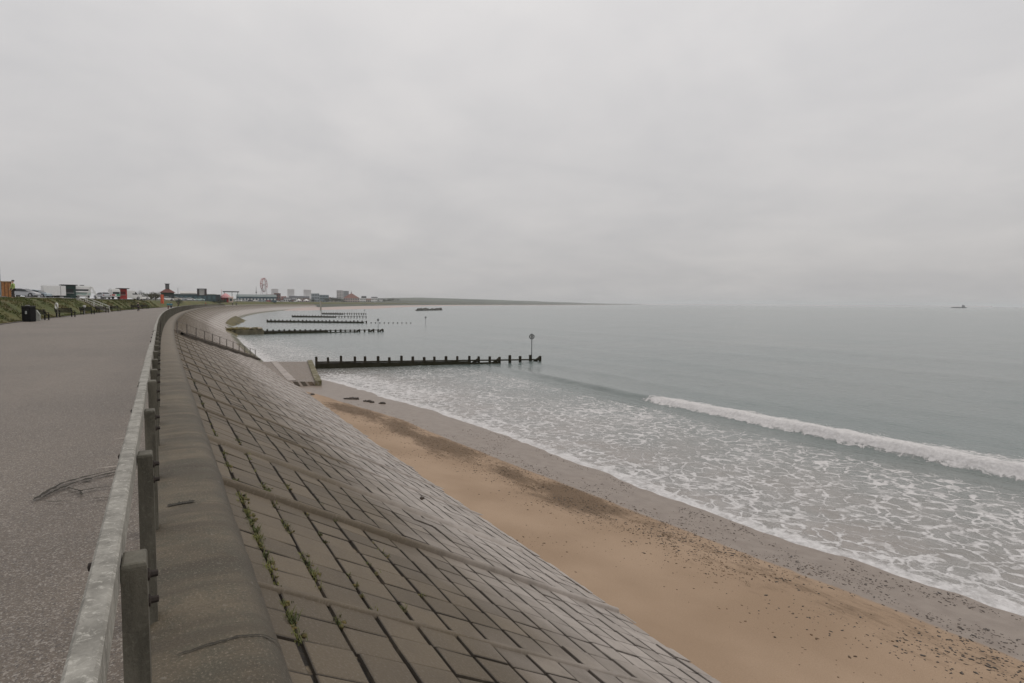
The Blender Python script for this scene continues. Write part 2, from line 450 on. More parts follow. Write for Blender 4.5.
# ripples: fade with distance handled by scale of the surface
r1 = t.noise(1.1, 5, .6, t.scalev(p, .55, 1.3)); r2 = t.noise(.22, 4, .55, t.scalev(p, .4, 1.4)); r3 = t.noise(5, 3, .6, p)
hgt = t.math('ADD', t.math('MULTIPLY', r1, .55), t.math('ADD', t.math('MULTIPLY', r2, 1.2), t.math('MULTIPLY', r3, .12)))
b1 = t.bump(hgt, .62, .35)
b2 = t.bump(t.math('ADD', ff, t.math('MULTIPLY', fn, t.math('MULTIPLY', ff, .8))), .6, .04, b1)
t.b.inputs['IOR'].default_value = 1.33
t.set(c, t.mapr(ff, 0, 1, .16, .8), b2)
tag(mb.build('sea', t.m, smooth=True, attrs={'foam': A_f, 'shal': A_sh}, uv=UV), kind='structure')

# sea bed far below the sheet is hidden; the ground inland closes the view on the left
# ------------------------------------------------------------------ promenade
prom_s = spaced((-12, 0, 1, .5), (0, 40, .5, 1), (40, 700, 3, 12))
mb = MB(); rows = []; UV = []
for s in prom_s:
    row = []
    for k in range(13):
        a = lerp(-11.3, -.05, k / 12); z = .012 * nz(s * .2, a * .4) - .012
        row.append(P(s, a, z)); UV.append((s, a))
    rows.append(row)
mb.grid(rows)
t = NT('promenade_asphalt'); p = t.uv()
v1 = t.voro(88, vec=p); v2 = t.voro(170, vec=p)
stone = t.n('ShaderNodeSeparateColor'); t.l(v1.outputs['Color'], stone.inputs[0])
stone2 = t.n('ShaderNodeSeparateColor'); t.l(v2.outputs['Color'], stone2.inputs[0])
nb, nm = t.noise(.18, 4, .55, p), t.noise(1.6, 5, .6, p)
c = t.mix(t.mapr(nb, .3, .7), (.104, .083, .064), (.142, .115, .089))
c = t.mix(t.mapr(nm, .3, .7, 0, .35), c, (.100, .078, .060))
c = t.mix(t.mapr(stone.outputs[0], .72, .95, 0, .75), c, (.30, .27, .235))
c = t.mix(t.mapr(stone.outputs[1], .68, .95, 0, .75), c, (.06, .05, .045))
c = t.mix(t.mapr(stone2.outputs[0], .85, .97, 0, .5), c, (.40, .37, .34))
ns = t.noise(.5, 4, .6, t.scalev(p, .25, 2.2))
c = t.mix(t.mapr(ns, .52, .75, 0, .25), c, (.19, .152, .125))
t.set(c, .62, t.bump(t.math('ADD', v1.outputs['Distance'], t.math('MULTIPLY', v2.outputs['Distance'], .5)), .55, .008))
ASPH = t.m
tag(mb.build('promenade', ASPH, smooth=True, uv=UV), kind='structure')

# worn repair in the asphalt by the railing
REP = [(6.93, -1.07), (7.2, -1.0), (7.46, -.91), (7.6, -.75), (7.77, -.5), (7.9, -.2), (7.9, -.06), (6.6, -.06), (6.65, -.3), (6.58, -.5), (6.68, -.7), (6.76, -.87)]
mb = MB()
def wob(pts, n, amp, seed):
    out = []
    for i in range(len(pts)):
        a, b = pts[i], pts[(i + 1) % len(pts)]
        for k in range(n):
            t_ = k / n; out.append((lerp(a[0], b[0], t_) + amp * nz(i + t_ * 3, seed), lerp(a[1], b[1], t_) + amp * nz(i + t_ * 3, seed + 7)))
    return out
rp = wob(REP, 7, .06, 2.0)
mb = MB()
def crack(pts, wmin, wmax, zf, seed, n=6):
    q = []
    for i in range(len(pts) - 1):
        for k in range(n):
            t_ = k / n; q.append((lerp(pts[i][0], pts[i + 1][0], t_) + .012 * nz((i + t_) * 4, seed), lerp(pts[i][1], pts[i + 1][1], t_) + .012 * nz((i + t_) * 4, seed + 5)))
    q.append(pts[-1]); rows = []
    for i, (s, a) in enumerate(q):
        j = min(i + 1, len(q) - 1); k = max(i - 1, 0)
        ds, da = q[j][0] - q[k][0], q[j][1] - q[k][1]; l = math.hypot(ds, da) or 1
        w = lerp(wmin, wmax, abs(nz(i * .7, seed + 2)) * 1.6) * min(1, (i + .4) / 2, (len(q) - i - .6) / 2)
        rows.append([P(s - da / l * w, a + ds / l * w, zf(s, a - .0)), P(s + da / l * w, a - ds / l * w, zf(s, a))])
    mb.grid(rows)
crack(REP[:6], .008, .042, lambda s, a: .0095, 1.1)
crack([(6.98, -1.02), (7.2, -.93), (7.42, -.8), (7.6, -.6), (7.74, -.3)], .005, .05, lambda s, a: .0085, 8.1)
crack([(6.95, -1.07), (6.80, -.92), (6.74, -.75)], .002, .012, lambda s, a: .0095, 4.1)
crack([(6.72, -.6), (6.70, -.45), (6.73, -.25)], .002, .014, lambda s, a: .0095, 4.6)
crack([(7.25, -.85), (7.05, -.72), (6.9, -.7)], .002, .02, lambda s, a: .0095, 5.6)
crack([(7.0, -.9), (7.1, -.6), (7.05, -.3)], .006, .015, lambda s, a: .0095, 6.1)
DARK = M('crack_dirt', (.034, .029, .021), .95, .4, 20)
tag(mb.build('asphalt_crack', DARK), 'black ragged crack round the broken asphalt patch', 'crack', kind='structure')
mb = MB()
for pts in ([(9.55, -.62), (9.6, -.3)], [(7.95, -.66), (8.0, -.2)]): crack(pts, .008, .014, lambda s, a: .004, 3.3)
tag(mb.build('scratch_mark', M('scratch_pale', (.38, .34, .30), .9)), 'thin pale scratch marks across the asphalt', 'scratch', kind='structure')

# ------------------------------------------------------------------ sea wall
wall = thing('sea_wall', 'long curving sea wall of sloping concrete blocks with rounded coping', 'sea wall', (0, 0, 0))
N2 = math.sqrt(1 + .52 ** 2)
def W(s, a, h=0.0):                # on the face of the wall, h above it along its normal
    v = P(s, a + h * .52 / N2); v.z = wall_z(a) + h / N2; return v
JOINT0, COURSE, STEP = .738, .377, .42
RIBS = [1.9, 4.85, 7.8, 10.6, 13.7, 16.3, 19.2, 22.3, 25.4, 28.5, 31.6, 34.7, 37.8, 40.9, 44, 47.1, 50.2, 53.3]
rib_s = RIBS + [56.4 + 3.1 * k for k in range(22)]
random.seed(11)
mb = MB(); TINT = []; UV = []
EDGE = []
def block(s0, s1, a0, a1, h0, tint, low):
    gb = lerp(.012, .022, low); tl = lerp(.003, .0042, low) * random.uniform(.4, 1.4)
    hs = [h0 + random.uniform(-.004, .004) + q for q in (tl, tl, -tl, -tl)]
    cs = [(s0, a0), (s1, a0), (s1, a1), (s0, a1)]
    ins = [(1, 1), (-1, 1), (-1, -1), (1, -1)]
    vs = []
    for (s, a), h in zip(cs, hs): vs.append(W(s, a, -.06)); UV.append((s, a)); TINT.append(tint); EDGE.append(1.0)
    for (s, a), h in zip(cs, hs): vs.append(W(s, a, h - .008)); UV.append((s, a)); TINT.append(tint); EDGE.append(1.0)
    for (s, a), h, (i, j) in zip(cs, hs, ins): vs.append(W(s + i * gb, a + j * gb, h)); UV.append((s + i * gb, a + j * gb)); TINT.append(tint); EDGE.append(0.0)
    fs = [(8, 9, 10, 11)[::-1]]
    for i in range(4):
        j = (i + 1) % 4
        fs.append((i, 4 + i, 4 + j, j)); fs.append((4 + i, 8 + i, 8 + j, 4 + j))
    mb.add(vs, fs)
SMAX = 118
for r, (r0, r1) in enumerate(zip(rib_s, rib_s[1:])):
    if r0 > SMAX: break
    n = max(1, round((r1 - r0) / STEP)); st = (r1 - r0) / n
    ph = random.uniform(-.004, .004)
    for j in range(-1, 24):
        a0 = JOINT0 + COURSE * j; a1 = a0 + COURSE
        sh = random.uniform(0, .06)
        low = sstep(3.2, 6.0, a0)
        gl = lerp(.017, .016, low); gt = lerp(.011, .012, low)
        for i in range(n):
            s0 = r0 + i * st + (sh if i else 0.0); s1 = r0 + (i + 1) * st + (sh if i < n - 1 else 0.0)
            gg = gt * random.uniform(.3, 1.4)
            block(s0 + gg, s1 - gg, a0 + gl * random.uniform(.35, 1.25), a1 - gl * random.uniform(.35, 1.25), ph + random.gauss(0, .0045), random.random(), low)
t = NT('sea_wall_block'); p = t.uv(); tint = t.attr('tint')
sx = t.n('ShaderNodeSeparateXYZ'); t.l(p, sx.inputs[0]); uva = sx.outputs[1]; uvs = sx.outputs[0]
nb, nm, nf = t.noise(.5, 4, .55, p), t.noise(3, 6, .65, p), t.noise(45, 4, .7, p)
up = t.mix(tint, (.078, .060, .038), (.122, .095, .062))
lo = t.mix(tint, (.275, .242, .216), (.365, .325, .294))
lowf = t.mapr(t.math('ADD', uva, t.math('MULTIPLY', t.math('SUBTRACT', nb, .5), 3.2)), 2.2, 5.6)
lowf = t.math('MAXIMUM', lowf, t.math('MULTIPLY', t.mapr(uvs, 10, 40), t.mapr(uva, .6, 3.0, 0, .35)))  # grazing sheen painted in: courses turn paler farther along the wall
c = t.mix(lowf, up, lo)
c = t.mix(t.mapr(nm, .4, .75, 0, .4), c, (.066, .052, .038))
c = t.mix(t.mapr(nf, .5, .75, 0, .35), c, (.27, .24, .21))
c = t.mix(t.mapr(nf, .45, .25, 0, .35), c, (.05, .042, .034))
# green-black weed where the sea reaches
zz = t.n('ShaderNodeSeparateXYZ'); t.l(t.n('ShaderNodeNewGeometry').outputs['Position'], zz.inputs[0])
wl = t.math('MULTIPLY', t.mapr(t.math('ADD', zz.outputs[2], t.math('MULTIPLY', nb, .5)), -3.55, -3.95), t.mapr(uvs, 56, 70))
c = t.mix(t.math('MULTIPLY', wl, .85), c, t.mix(nm, (.045, .042, .02), (.085, .085, .025)))
st = t.noise(1.0, 5, .65, t.scalev(p, 1.6, .12))
c = t.mix(t.mapr(st, .55, .75, 0, .25), c, (.085, .07, .052))
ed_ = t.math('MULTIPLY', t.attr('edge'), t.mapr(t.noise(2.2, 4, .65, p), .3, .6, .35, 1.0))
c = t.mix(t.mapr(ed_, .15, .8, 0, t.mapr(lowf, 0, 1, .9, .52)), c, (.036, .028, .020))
t.set(c, t.mapr(lowf, 0, 1, .72, .50), t.bump(t.math('ADD', nf, t.math('MULTIPLY', nm, 1.5)), .55, .012))
BLOCK = t.m
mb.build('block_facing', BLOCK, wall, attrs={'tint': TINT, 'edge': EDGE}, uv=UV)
# bedding in the joints
mb = MB(); UV = []; rows = []
for s in spaced((-2, 60, .5, .5), (60, SMAX + 2, 1, 2)):
    row = []
    for k in range(26):
        a = lerp(.35, 9.6, k / 25); row.append(W(s, a, -.03)); UV.append((s, a))
    rows.append(row)
mb.grid(rows)
t = NT('joint_mortar'); p = t.uv(); nm = t.noise(2.6, 4, .65, p); sx = t.n('ShaderNodeSeparateXYZ'); t.l(p, sx.inputs[0])
c = t.mix(t.mapr(nm, .52, .62, 0, .8), (.012, .009, .006), (.21, .165, .11))
c = t.mix(t.mapr(sx.outputs[1], 2.2, 4.5), c, (.016, .013, .010))
t.set(c, .95, t.bump(t.noise(30, 3), .5, .02))
mb.build('joint_mortar', t.m, wall, smooth=True, uv=UV)
# far stretch of the facing round the bay
mb = MB(); UV = []; rows = []; TI = []
for s in spaced((SMAX, 700, 3, 10)):
    row = []
    for k in range(14):
        a = lerp(.35, 11.8, k / 13); row.append(W(s, a, 0)); UV.append((s, a)); TI.append(.5)
    rows.append(row)
mb.grid(rows)
mb.build('smooth_facing', BLOCK, wall, smooth=True, uv=UV, attrs={'tint': TI})
# ribs
mb = MB(); UV = []; TI = []
def rib(s, w, h, a1, mbx, d_in=0.0):
    prof = [(-w, -.02), (-w * .8, h * .65), (-w * .4, h), (w * .4, h), (w * .8, h * .65), (w, -.02)]
    rows = []
    for k in range(15):
        a = lerp(.5, a1, k / 14)
        rows.append([W(s + x + .008 * nz(k * .8, s), a, y) for x, y in prof]); 
        for x, y in prof: UV.append((s + x, a)); TI.append(.6)
    mbx.grid(rows)
rib(7.8, .05, .075, 6.7, mb); rib(10.6, .16, .055, 6.4, mb)
for r in rib_s[4:]:
    if r < 118: rib(r, .035 if r < 40 else .06, .04 if r < 40 else .06, 8.3, mb)
for k in range(25):
    s = 122 + k * 14; rib(s, .3, .16, 10.5, mb)
rib(4.85, .04, .02, 6.6, mb)
mb.build('drainage_rib', BLOCK, wall, smooth=True, uv=UV, attrs={'tint': TI})
# coping
prof = [(-.112, -.06), (-.112, .020), (-.08, .038), (.08, .047), (.17, .049), (.26, .047), (.33, .04), (.40, .026), (.45, .002), (.49, -.04), (.52, -.09), (.542, -.15), (.56, -.22), (.572, -.30), (.578, -.38), (.58, -.47)]
mb = MB(); UV = []; rows = []
for s in spaced((-1, 30, .1, .12), (30, 150, .5, 2), (150, 700, 3, 10)):
    row = []; L = 0
    for k, (a, z) in enumerate(prof):
        if k: L += math.hypot(a - prof[k - 1][0], z - prof[k - 1][1])
        w = .012 * nz(s * 1.5, .3) + .008 * nz(s * 4, 2.3)
        fa = sstep(.2, .5, a)
        row.append(P(s, a + w * fa, z + .006 * nz(s * 1.1, a * 4) + .5 * w * (1 - fa) * (1 if a > .02 else 0))); UV.append((s, L))
    rows.append(row)
mb.grid(rows)
t = NT('coping_concrete'); p = t.uv(); sx = t.n('ShaderNodeSeparateXYZ'); t.l(p, sx.inputs[0])
nb, nm, nf = t.noise(.9, 5, .6, t.scalev(p, 1.6, .5)), t.noise(4, 6, .7, p), t.noise(60, 4, .75, p)
c = t.mix(t.mapr(nb, .32, .66), (.050, .039, .024), (.132, .105, .068))
c = t.mix(t.mapr(nm, .42, .62, 0, .6), c, (.066, .060, .040))
c = t.mix(t.mapr(nf, .53, .70, 0, .65), c, (.30, .255, .20))
c = t.mix(t.mapr(nf, .46, .30, 0, .65), c, (.030, .03, .022))
side = t.mapr(t.math('ADD', sx.outputs[1], t.math('MULTIPLY', nb, .15)), .60, .85)  # shading of the rounded seaward side painted as darker colour
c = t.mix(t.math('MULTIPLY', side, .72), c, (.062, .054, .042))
lich = t.mapr(t.noise(11, 3, .5, p), .66, .74, 0, .28)
c = t.mix(lich, c, (.30, .28, .24))
bands = t.noise(1.0, 3, .55, t.scalev(p, 3.2, .25))
c = t.mix(t.mapr(bands, .48, .64, 0, .6), c, (.060, .047, .031))
far_sheen = t.mapr(sx.outputs[0], 8, 30, 0, .3)  # paler with distance, grazing sheen put into the coping colour
c = t.mix(far_sheen, c, (.235, .195, .150))
t.set(c, .72, t.bump(t.math('ADD', nf, t.math('ADD', t.math('MULTIPLY', nm, 2), t.math('MULTIPLY', bands, 2.5))), .7, .012))
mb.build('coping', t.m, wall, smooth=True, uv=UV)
mb = MB()
def cop(a):
    for (a0, z0), (a1, z1) in zip(prof[1:], prof[2:]):
        if a0 <= a <= a1: return lerp(z0, z1, (a - a0) / (a1 - a0))
    return prof[1][1]
for s0, a0, a1, w0, w1 in ((3.42, .02, .55, .004, .012), (5.95, .02, .56, .003, .005), (6.02, .0, .22, .02, .06), (9.2, .0, .56, .004, .008), (12.6, .0, .56, .006, .01), (16, .0, .56, .008, .012), (19.4, 0, .56, .008, .014), (22.9, 0, .56, .01, .014), (26.4, 0, .56, .01, .014)):
    q = []; n = 26
    for i in range(n + 1):
        a = lerp(a0, a1, i / n); s = s0 + .10 * (a - .2) * (1 if s0 < 4 else .15) + .018 * nz(i * .5, s0) + .008 * nz(i * 1.9, s0); w = lerp(w0, w1, abs(nz(i * .6, s0 * 2)) * 1.5) * min(1, (i + .3) / 2, (n - i + .3) / 2)
        z = cop(min(a, .575)) + .012
        q.append([P(s - w, a + .012 * sstep(.35, .5, a), z), P(s + w, a + .012 * sstep(.35, .5, a), z)])
    mb.grid(q)
mb.build('crack', DARK, wall)

# plants in the joints
random.seed(5)
mb = MB(); mg = MB()
def tuft(c, n, h, spread, m):
    for _ in range(n):
        az = random.uniform(0, 6.28); ln = h * random.uniform(.5, 1.1); lean = random.uniform(.15, .9)
        b = c + Vector((random.gauss(0, spread), random.gauss(0, spread), 0))
        d = Vector((math.cos(az) * lean, math.sin(az) * lean, 1)).normalized(); sd_ = Vector((-math.sin(az), math.cos(az), 0)) * random.uniform(.002, .005)
        mid = b + d * ln * .6; tip = b + d * ln + Vector((math.cos(az), math.sin(az), -.4)) * ln * .25
        m.add([b - sd_, b + sd_, mid + sd_ * .8, mid - sd_ * .8, tip], [(0, 1, 2, 3), (3, 2, 4)])
for j, s0, s1, n in ((0, 4.0, 7.6, 60), (0, 5.2, 6.9, 30), (0, 7.9, 11.5, 22), (1, 4.4, 7.7, 26), (1, 8, 12, 16), (2, 4.6, 9, 10), (3, 5.0, 9, 6), (0, 12, 20, 16), (4, 5, 8, 4)):
    for _ in range(n):
        s = random.uniform(s0, s1); a = JOINT0 + COURSE * j + random.gauss(0, .012)
        c = W(s, a, -.012)
        if random.random() < .55:
            for _k in range(random.randint(2, 4)):
                r = random.uniform(.008, .021); mg.blob(c + Vector((random.gauss(0, .025), random.gauss(0, .03), 0)), (r * 1.3, r * 1.5, r * .7), random.random() * 9, .7, 1)
        tuft(c, random.randint(5, 16), random.uniform(.03, .085), .022, mb)
gm = NT('weed_leaf'); gm.set(gm.mix(gm.mapr(gm.noise(4, 3), .3, .7), (.040, .055, .012), (.16, .16, .038)), .7); WEEDM = gm.m
gm = NT('moss'); gm.set(gm.mix(gm.mapr(gm.noise(9, 4), .35, .65), (.024, .022, .009), (.130, .098, .030)), .9); MOSSM = gm.m
tag(mb.build('joint_grass', WEEDM), 'little green grass tufts growing in the wall joints', 'grass', kind='stuff')
tag(mg.build('joint_moss', MOSSM, smooth=True), 'yellow green moss cushions along the upper wall joints', 'moss', kind='stuff')

# ------------------------------------------------------------------ timber railing
fence = thing('railing', 'weathered grey timber railing of posts and broad top rail along the promenade', 'railing', (0, 0, 0))
def wood(name, c0, c1, lich, ls):
    t = NT(name); p = t.pos()
    g = t.noise(1.0, 6, .65, t.scalev(p, 9, 9, 2.2)); n2 = t.noise(38, 5, .75, p, .6); n3 = t.noise(80, 3, .7, p)
    c = t.mix(t.mapr(g, .3, .7), c0, c1)
    c = t.mix(t.mapr(n2, .52, .68, 0, ls), c, lich)
    c = t.mix(t.mapr(n2, .44, .30, 0, .45), c, tuple(x * .45 for x in c0))
    c = t.mix(t.mapr(n3, .6, .75, 0, .35), c, tuple(min(1, x * 1.5) for x in lich))
    t.set(c, .82, t.bump(t.math('ADD', g, t.math('MULTIPLY', n3, .6)), .5, .008)); return t.m
RAILM = wood('weathered_rail', (.16, .152, .132), (.30, .288, .256), (.46, .445, .40), .75)
POSTM = wood('weathered_post', (.060, .055, .041), (.125, .115, .090), (.14, .138, .11), .45)
IRON = M('rusty_iron', (.028, .02, .016), .8, .4, 20)
def obox(name, s0, s1, a0, a1, z0, z1, mat, par, bev=.006, n=1, dz=0.0):
    rows = []; w = bev
    sec = [(a0, z0 + w), (a0, z1 - w), (a0 + w, z1), (a1 - w, z1), (a1, z1 - w), (a1, z0 + w), (a1 - w, z0), (a0 + w, z0)]
    m = MB(); ss = [s0] + [lerp(s0, s1, (i) / n) for i in range(1, n)] + [s1]
    ring = []
    for i, s in enumerate(ss):
        j = .004 * nz(s * 1.3, 5.5)
        ring.append([P(s, a + j, z + dz + .004 * nz(s * 1.1, 9)) for a, z in sec])
    rows = [r + [r[0]] for r in ring]; m.grid(rows, flip=True)
    m.add(ring[0], [tuple(range(8))]); m.add(ring[-1], [tuple(range(7, -1, -1))])
    return m.build(name, mat, par, fix=True)
posts_s = [.72 + 1.6 * k for k in range(190)]
def post(s, near):
    tall = abs(s - 7.12) < .1
    zt = 1.045 if tall else 1.0 + .012 * nz(s, 3)
    sec = [(-.135, -.05), (-.135, .055), (-.05, .055), (-.05, -.055)]
    m = MB(); hw = .066; lean = .012 * nz(s * .9, 6)
    a0, a1 = -.137, -.062
    lv = [(-.06, 0), (.5, 0), (zt - .014, .001), (zt - .004, .004), (zt, .010)]
    rows = []
    for z, ins in lv:
        l = lean * z
        rows.append([P(s + l + (hw - ins) * x, (a0 + ins if y < 0 else a1 - ins), z) for x, y in ((-1, -1), (1, -1), (1, 1), (-1, 1), (-1, -1))])
    m.grid(rows); m.add(rows[-1][:4], [(0, 1, 2, 3)])
    return m
rest = MB(); npost = 0
for s in posts_s:
    m = post(s, s < 30)
    if npost < 98:
        o = m.build('post', POSTM, fence, fix=True); npost += 1
        if s < 34:
            for zb in (.93, .84):
                q = MB(); q.lathe([(.022, 0), (.022, .006), (.013, .008), (.012, .03), (.0, .032)], n=8)
                b_ = q.build('bolt', IRON, o); b_.location = P(s, -.063, zb); b_.rotation_euler = (0, R(90), -heading(s))
            if s < 20:
                q = MB(); q.lathe([(.014, 0), (.014, .02), (.0, .024)], n=8)
                b_ = q.build('bolt', IRON, o); b_.location = P(s, -.205, .99); b_.rotation_euler = (0, R(-90), -heading(s))
    else: rest.add(m.v, m.f)
tag(rest.build('post', POSTM, fence), kind='stuff')
rl = [-1.2, 7.12, 13.5]
while rl[-1] < 300: rl.append(rl[-1] + 6.4)
for k, (s0, s1) in enumerate(zip(rl, rl[1:])):
    sh = (0, .012, -.006, .005, -.004)[k % 5] if k else 0
    dz = (0, -.014, -.03, -.02, -.028, -.024)[min(k, 5)]
    obox('top_rail', s0 + .004, s1 - .004, -.207 - sh, -.1385, .93, 1.05, RAILM, fence, .008, max(2, int((s1 - s0) / .4)), dz)

# ------------------------------------------------------------------ loose weed and pebbles on the sand
random.seed(21)
def bits(n, smp, rmin, rmax, name, mat, label, cat, flat=.45):
    mb = MB()
    bm = bmesh.new(); bmesh.ops.create_icosphere(bm, subdivisions=1, radius=1); bv = [v.co.copy() for v in bm.verts]; bm.verts.index_update(); bf = [tuple(v.index for v in f.verts) for f in bm.faces]; bm.free()
    for _ in range(n):
        s, a = smp(); r = random.uniform(rmin, rmax) * random.choice((.5, .7, 1, 1, 1.5)); z = beach_z(s, a)
        if z < WATER + .02: continue
        k = random.uniform(.8, 2.2); th = random.uniform(0, 6.28); ph = random.random() * 50; c = P(s, a, z + r * .1)
        vs = []
        for v in bv:
            q = 1 + .8 * nz(v.x * 1.5 + ph, v.y * 1.5, v.z)
            x, y, zz = v.x * r * k * q, v.y * r * q, v.z * r * flat * q
            vs.append(c + Vector((x * math.cos(th) - y * math.sin(th), x * math.sin(th) + y * math.cos(th), zz)))
        mb.add(vs, bf)
    tag(mb.build(name, mat, smooth=True), label, cat, kind='stuff')
def in_wet():
    while True:
        s = 3 + 24 * random.random() ** 1.5; t_ = random.random()
        a = lerp(wet_a(s), wl_a(s), .05 + .85 * t_)
        if random.random() < .25 + nz(s * .6, a * .8, 3) * 1.6: return s, a
def in_damp():
    while True:
        s = 3 + 16 * random.random() ** 1.2; a = wet_a(s) - abs(random.gauss(0, 1.2))
        if a > toe_a(s) + .1 and random.random() < .3 + 1.5 * nz(s * .5, a * .7, 6): return s, a
def in_dry():
    while True:
        s = 3 + 25 * random.random(); a = random.uniform(toe_a(s) + .05, wet_a(s) - .1)
        if random.random() < .15 + 1.4 * nz(s * .4, a * .6, 2): return s, a
def in_tide():
    while True:
        s = 8 + 30 * random.random(); c = wet_a(s) - 1.0 + .25 * nz(s * .25, 5); a = c - .15 + random.gauss(0, .75)
        if random.random() < .5 + nz(s * 1.2, a * 2.5, 2): return s, a
KELP = M('seaweed', (.030, .020, .012), .55, .5, 8)
PEB = M('pebble', (.075, .06, .05), .7, .6, 1.5)
bits(2400, in_wet, .007, .019, 'wet_pebbles', PEB, 'dark pebbles scattered over the wet grey sand', 'pebbles')
bits(1500, in_damp, .007, .020, 'seaweed_scraps', KELP, 'dark seaweed scraps strewn along the damp orange sand', 'seaweed')
bits(500, in_dry, .007, .018, 'dry_grit', M('brown_grit', (.10, .062, .034), .9, .5, 2), 'small brown scraps on the dry sand', 'grit')
bits(7000, in_tide, .006, .018, 'tide_line_debris', M('tide_debris', (.085, .052, .026), .9, .6, 2), 'brown band of tide line debris along the sand', 'debris', .3)
for k, (px, py, r, lab) in enumerate(((350.5, 397, .30, 'flat dark clump of kelp on the wet sand, nearest the slipway'), (367.5, 400, .22, 'middle dark kelp clump of the three on wet sand'), (383, 401, .2, 'dark kelp clump on wet sand closest to the water'), (308, 394, .32, 'dark kelp heap at the foot of the sea wall'))):
    b = 6.15; zc = b * F / (py - hor(px)); v = at(px, zc); s, a = SA(v)
    m = MB()
    for q in range(5): m.blob((random.gauss(0, r * .6), random.gauss(0, r * .5), .02), (r * random.uniform(.5, .9), r * random.uniform(.3, .5), .07), k * 7 + q, .8, 2)
    o = m.build('kelp_clump', KELP, smooth=True); o.location = (v.x, v.y, beach_z(s, a) + .01); tag(o, lab, 'seaweed', 'kelp clumps on the wet sand')
# one dark stone on the lower wall, off the photo's sand edge
m = MB(); m.blob((0, 0, 0), (.055, .05, .04), 3, .4, 2); o = m.build('stone', KELP, smooth=True); o.location = W(12.6, 5.0, .03)
tag(o, 'single dark stone lying on the pale lower wall blocks', 'stone')
# ------------------------------------------------------------------ groynes
def wetwood(name, c0, c1):
    t = NT(name); p = t.pos(); g = t.noise(2.2, 5, .65, p); n2 = t.noise(9, 4, .7, p)
    zz = t.n('ShaderNodeSeparateXYZ'); t.l(t.n('ShaderNodeNewGeometry').outputs['Position'], zz.inputs[0])
    c = t.mix(t.mapr(g, .3, .7), c0, c1)
    c = t.mix(t.math('MULTIPLY', t.mapr(t.math('ADD', zz.outputs[2], t.math('MULTIPLY', n2, .5)), -3.7, -4.2), .5), c, (.022, .026, .01))
    t.set(c, .85, t.bump(n2, .6, .03), None, .12); return t.m
GWOOD = wetwood('groyne_timber', (.022, .018, .012), (.046, .038, .026))
POLEM = M('grey_steel', (.10, .105, .105), .55, .2, 4)
def groyne(label, root, end, n, ztops, zrails, board_to, boardz, braces=(), pw=.13, extra=0):
    g = thing('groyne', label, 'groyne', (0, 0, 0), 0, 'timber groynes running out into the sea')
    r, e = Vector(root), Vector(end); d = (e - r).normalized(); q = Vector((-d.y, d.x, 0)); L = (e - r).length
    def pt(t_, off=0.0, z=0.0): return Vector((r.x + (e.x - r.x) * t_ + q.x * off, r.y + (e.y - r.y) * t_ + q.y * off, z))
    Mx = Matrix.Rotation(math.atan2(d.y, d.x), 4, 'Z')
    for k in range(n):
        t_ = k / (n - 1); zt = lerp(ztops[0], ztops[1], t_) + random.gauss(0, .05); zb = WATER - 1.2
        c = pt(t_ + random.gauss(0, .002), 0)
        m = MB(); w = pw * random.uniform(.9, 1.15)
        m.box((0, 0, (zt + zb) / 2), (w * 2, w * 2, zt - zb), Mx, bev=.03)
        m.v = [(x + c.x, y + c.y, z) for x, y, z in m.v]
        m.build('post', GWOOD, g)
        if k in braces:
            m = MB(); a = pt(t_, -.02, WATER + .55); b = pt(t_ - 1.1 / L, -.02, WATER - .25); m.tube(a, b, .16, .22, 6); m.build('brace', GWOOD, g)
    # rail along the post line, in front of the posts
    m = MB(); ns = 24; rows = []
    for i in range(ns + 1):
        t_ = i / ns; z = lerp(zrails[0], zrails[1], t_) + .02 * nz(i * .9, root[0])
        rows.append([pt(t_, -pw - .02, z - .07), pt(t_, -pw - .02, z + .07), pt(t_, -pw - .16, z + .07), pt(t_, -pw - .16, z - .07), pt(t_, -pw - .02, z - .07)])
    m.grid(rows); m.build('top_rail', GWOOD, g, fix=True)
    m = MB(); rows = []
    for i in range(ns + 1):
        t_ = board_to * i / ns; z = lerp(zrails[0], zrails[1], t_) - .09
        low = boardz - (.25 if i < ns * .95 else 0)
        rows.append([pt(t_, -pw - .03, low), pt(t_, -pw - .03, z), pt(t_, -pw - .12, z), pt(t_, -pw - .12 - .05 * nz(i * 1.7, 3), (z + low) / 2), pt(t_, -pw - .12, low), pt(t_, -pw - .03, low)])
    m.grid(rows); m.build('boarding', GWOOD, g, fix=True)
    if extra:
        m = MB(); rows = []
        for i in range(9):
            t_ = lerp(board_to, extra, i / 8); z = WATER + .16 + .05 * nz(i, 3)
            rows.append([pt(t_, -pw - .03, WATER - .4), pt(t_, -pw - .03, z), pt(t_, -pw - .13, z), pt(t_, -pw - .13, WATER - .4)])
        m.grid(rows); m.build('low_board', GWOOD, g, fix=True)
    return g, pt
random.seed(3)
def mk(px, py, zw=WATER): 
    d = (CAMZ - zw) * F / (py - hor(px)); return at(px, d)
r1 = at(315, 58.3); e1 = at(540.5, 66.5)
g, g1pt = groyne('nearest dark timber groyne, boarded for two thirds and ending in open posts', r1, e1, 21, (-3.44, -3.92), (-3.96, -4.32), .66, WATER - .2, (14, 16, 20), .115, .80)
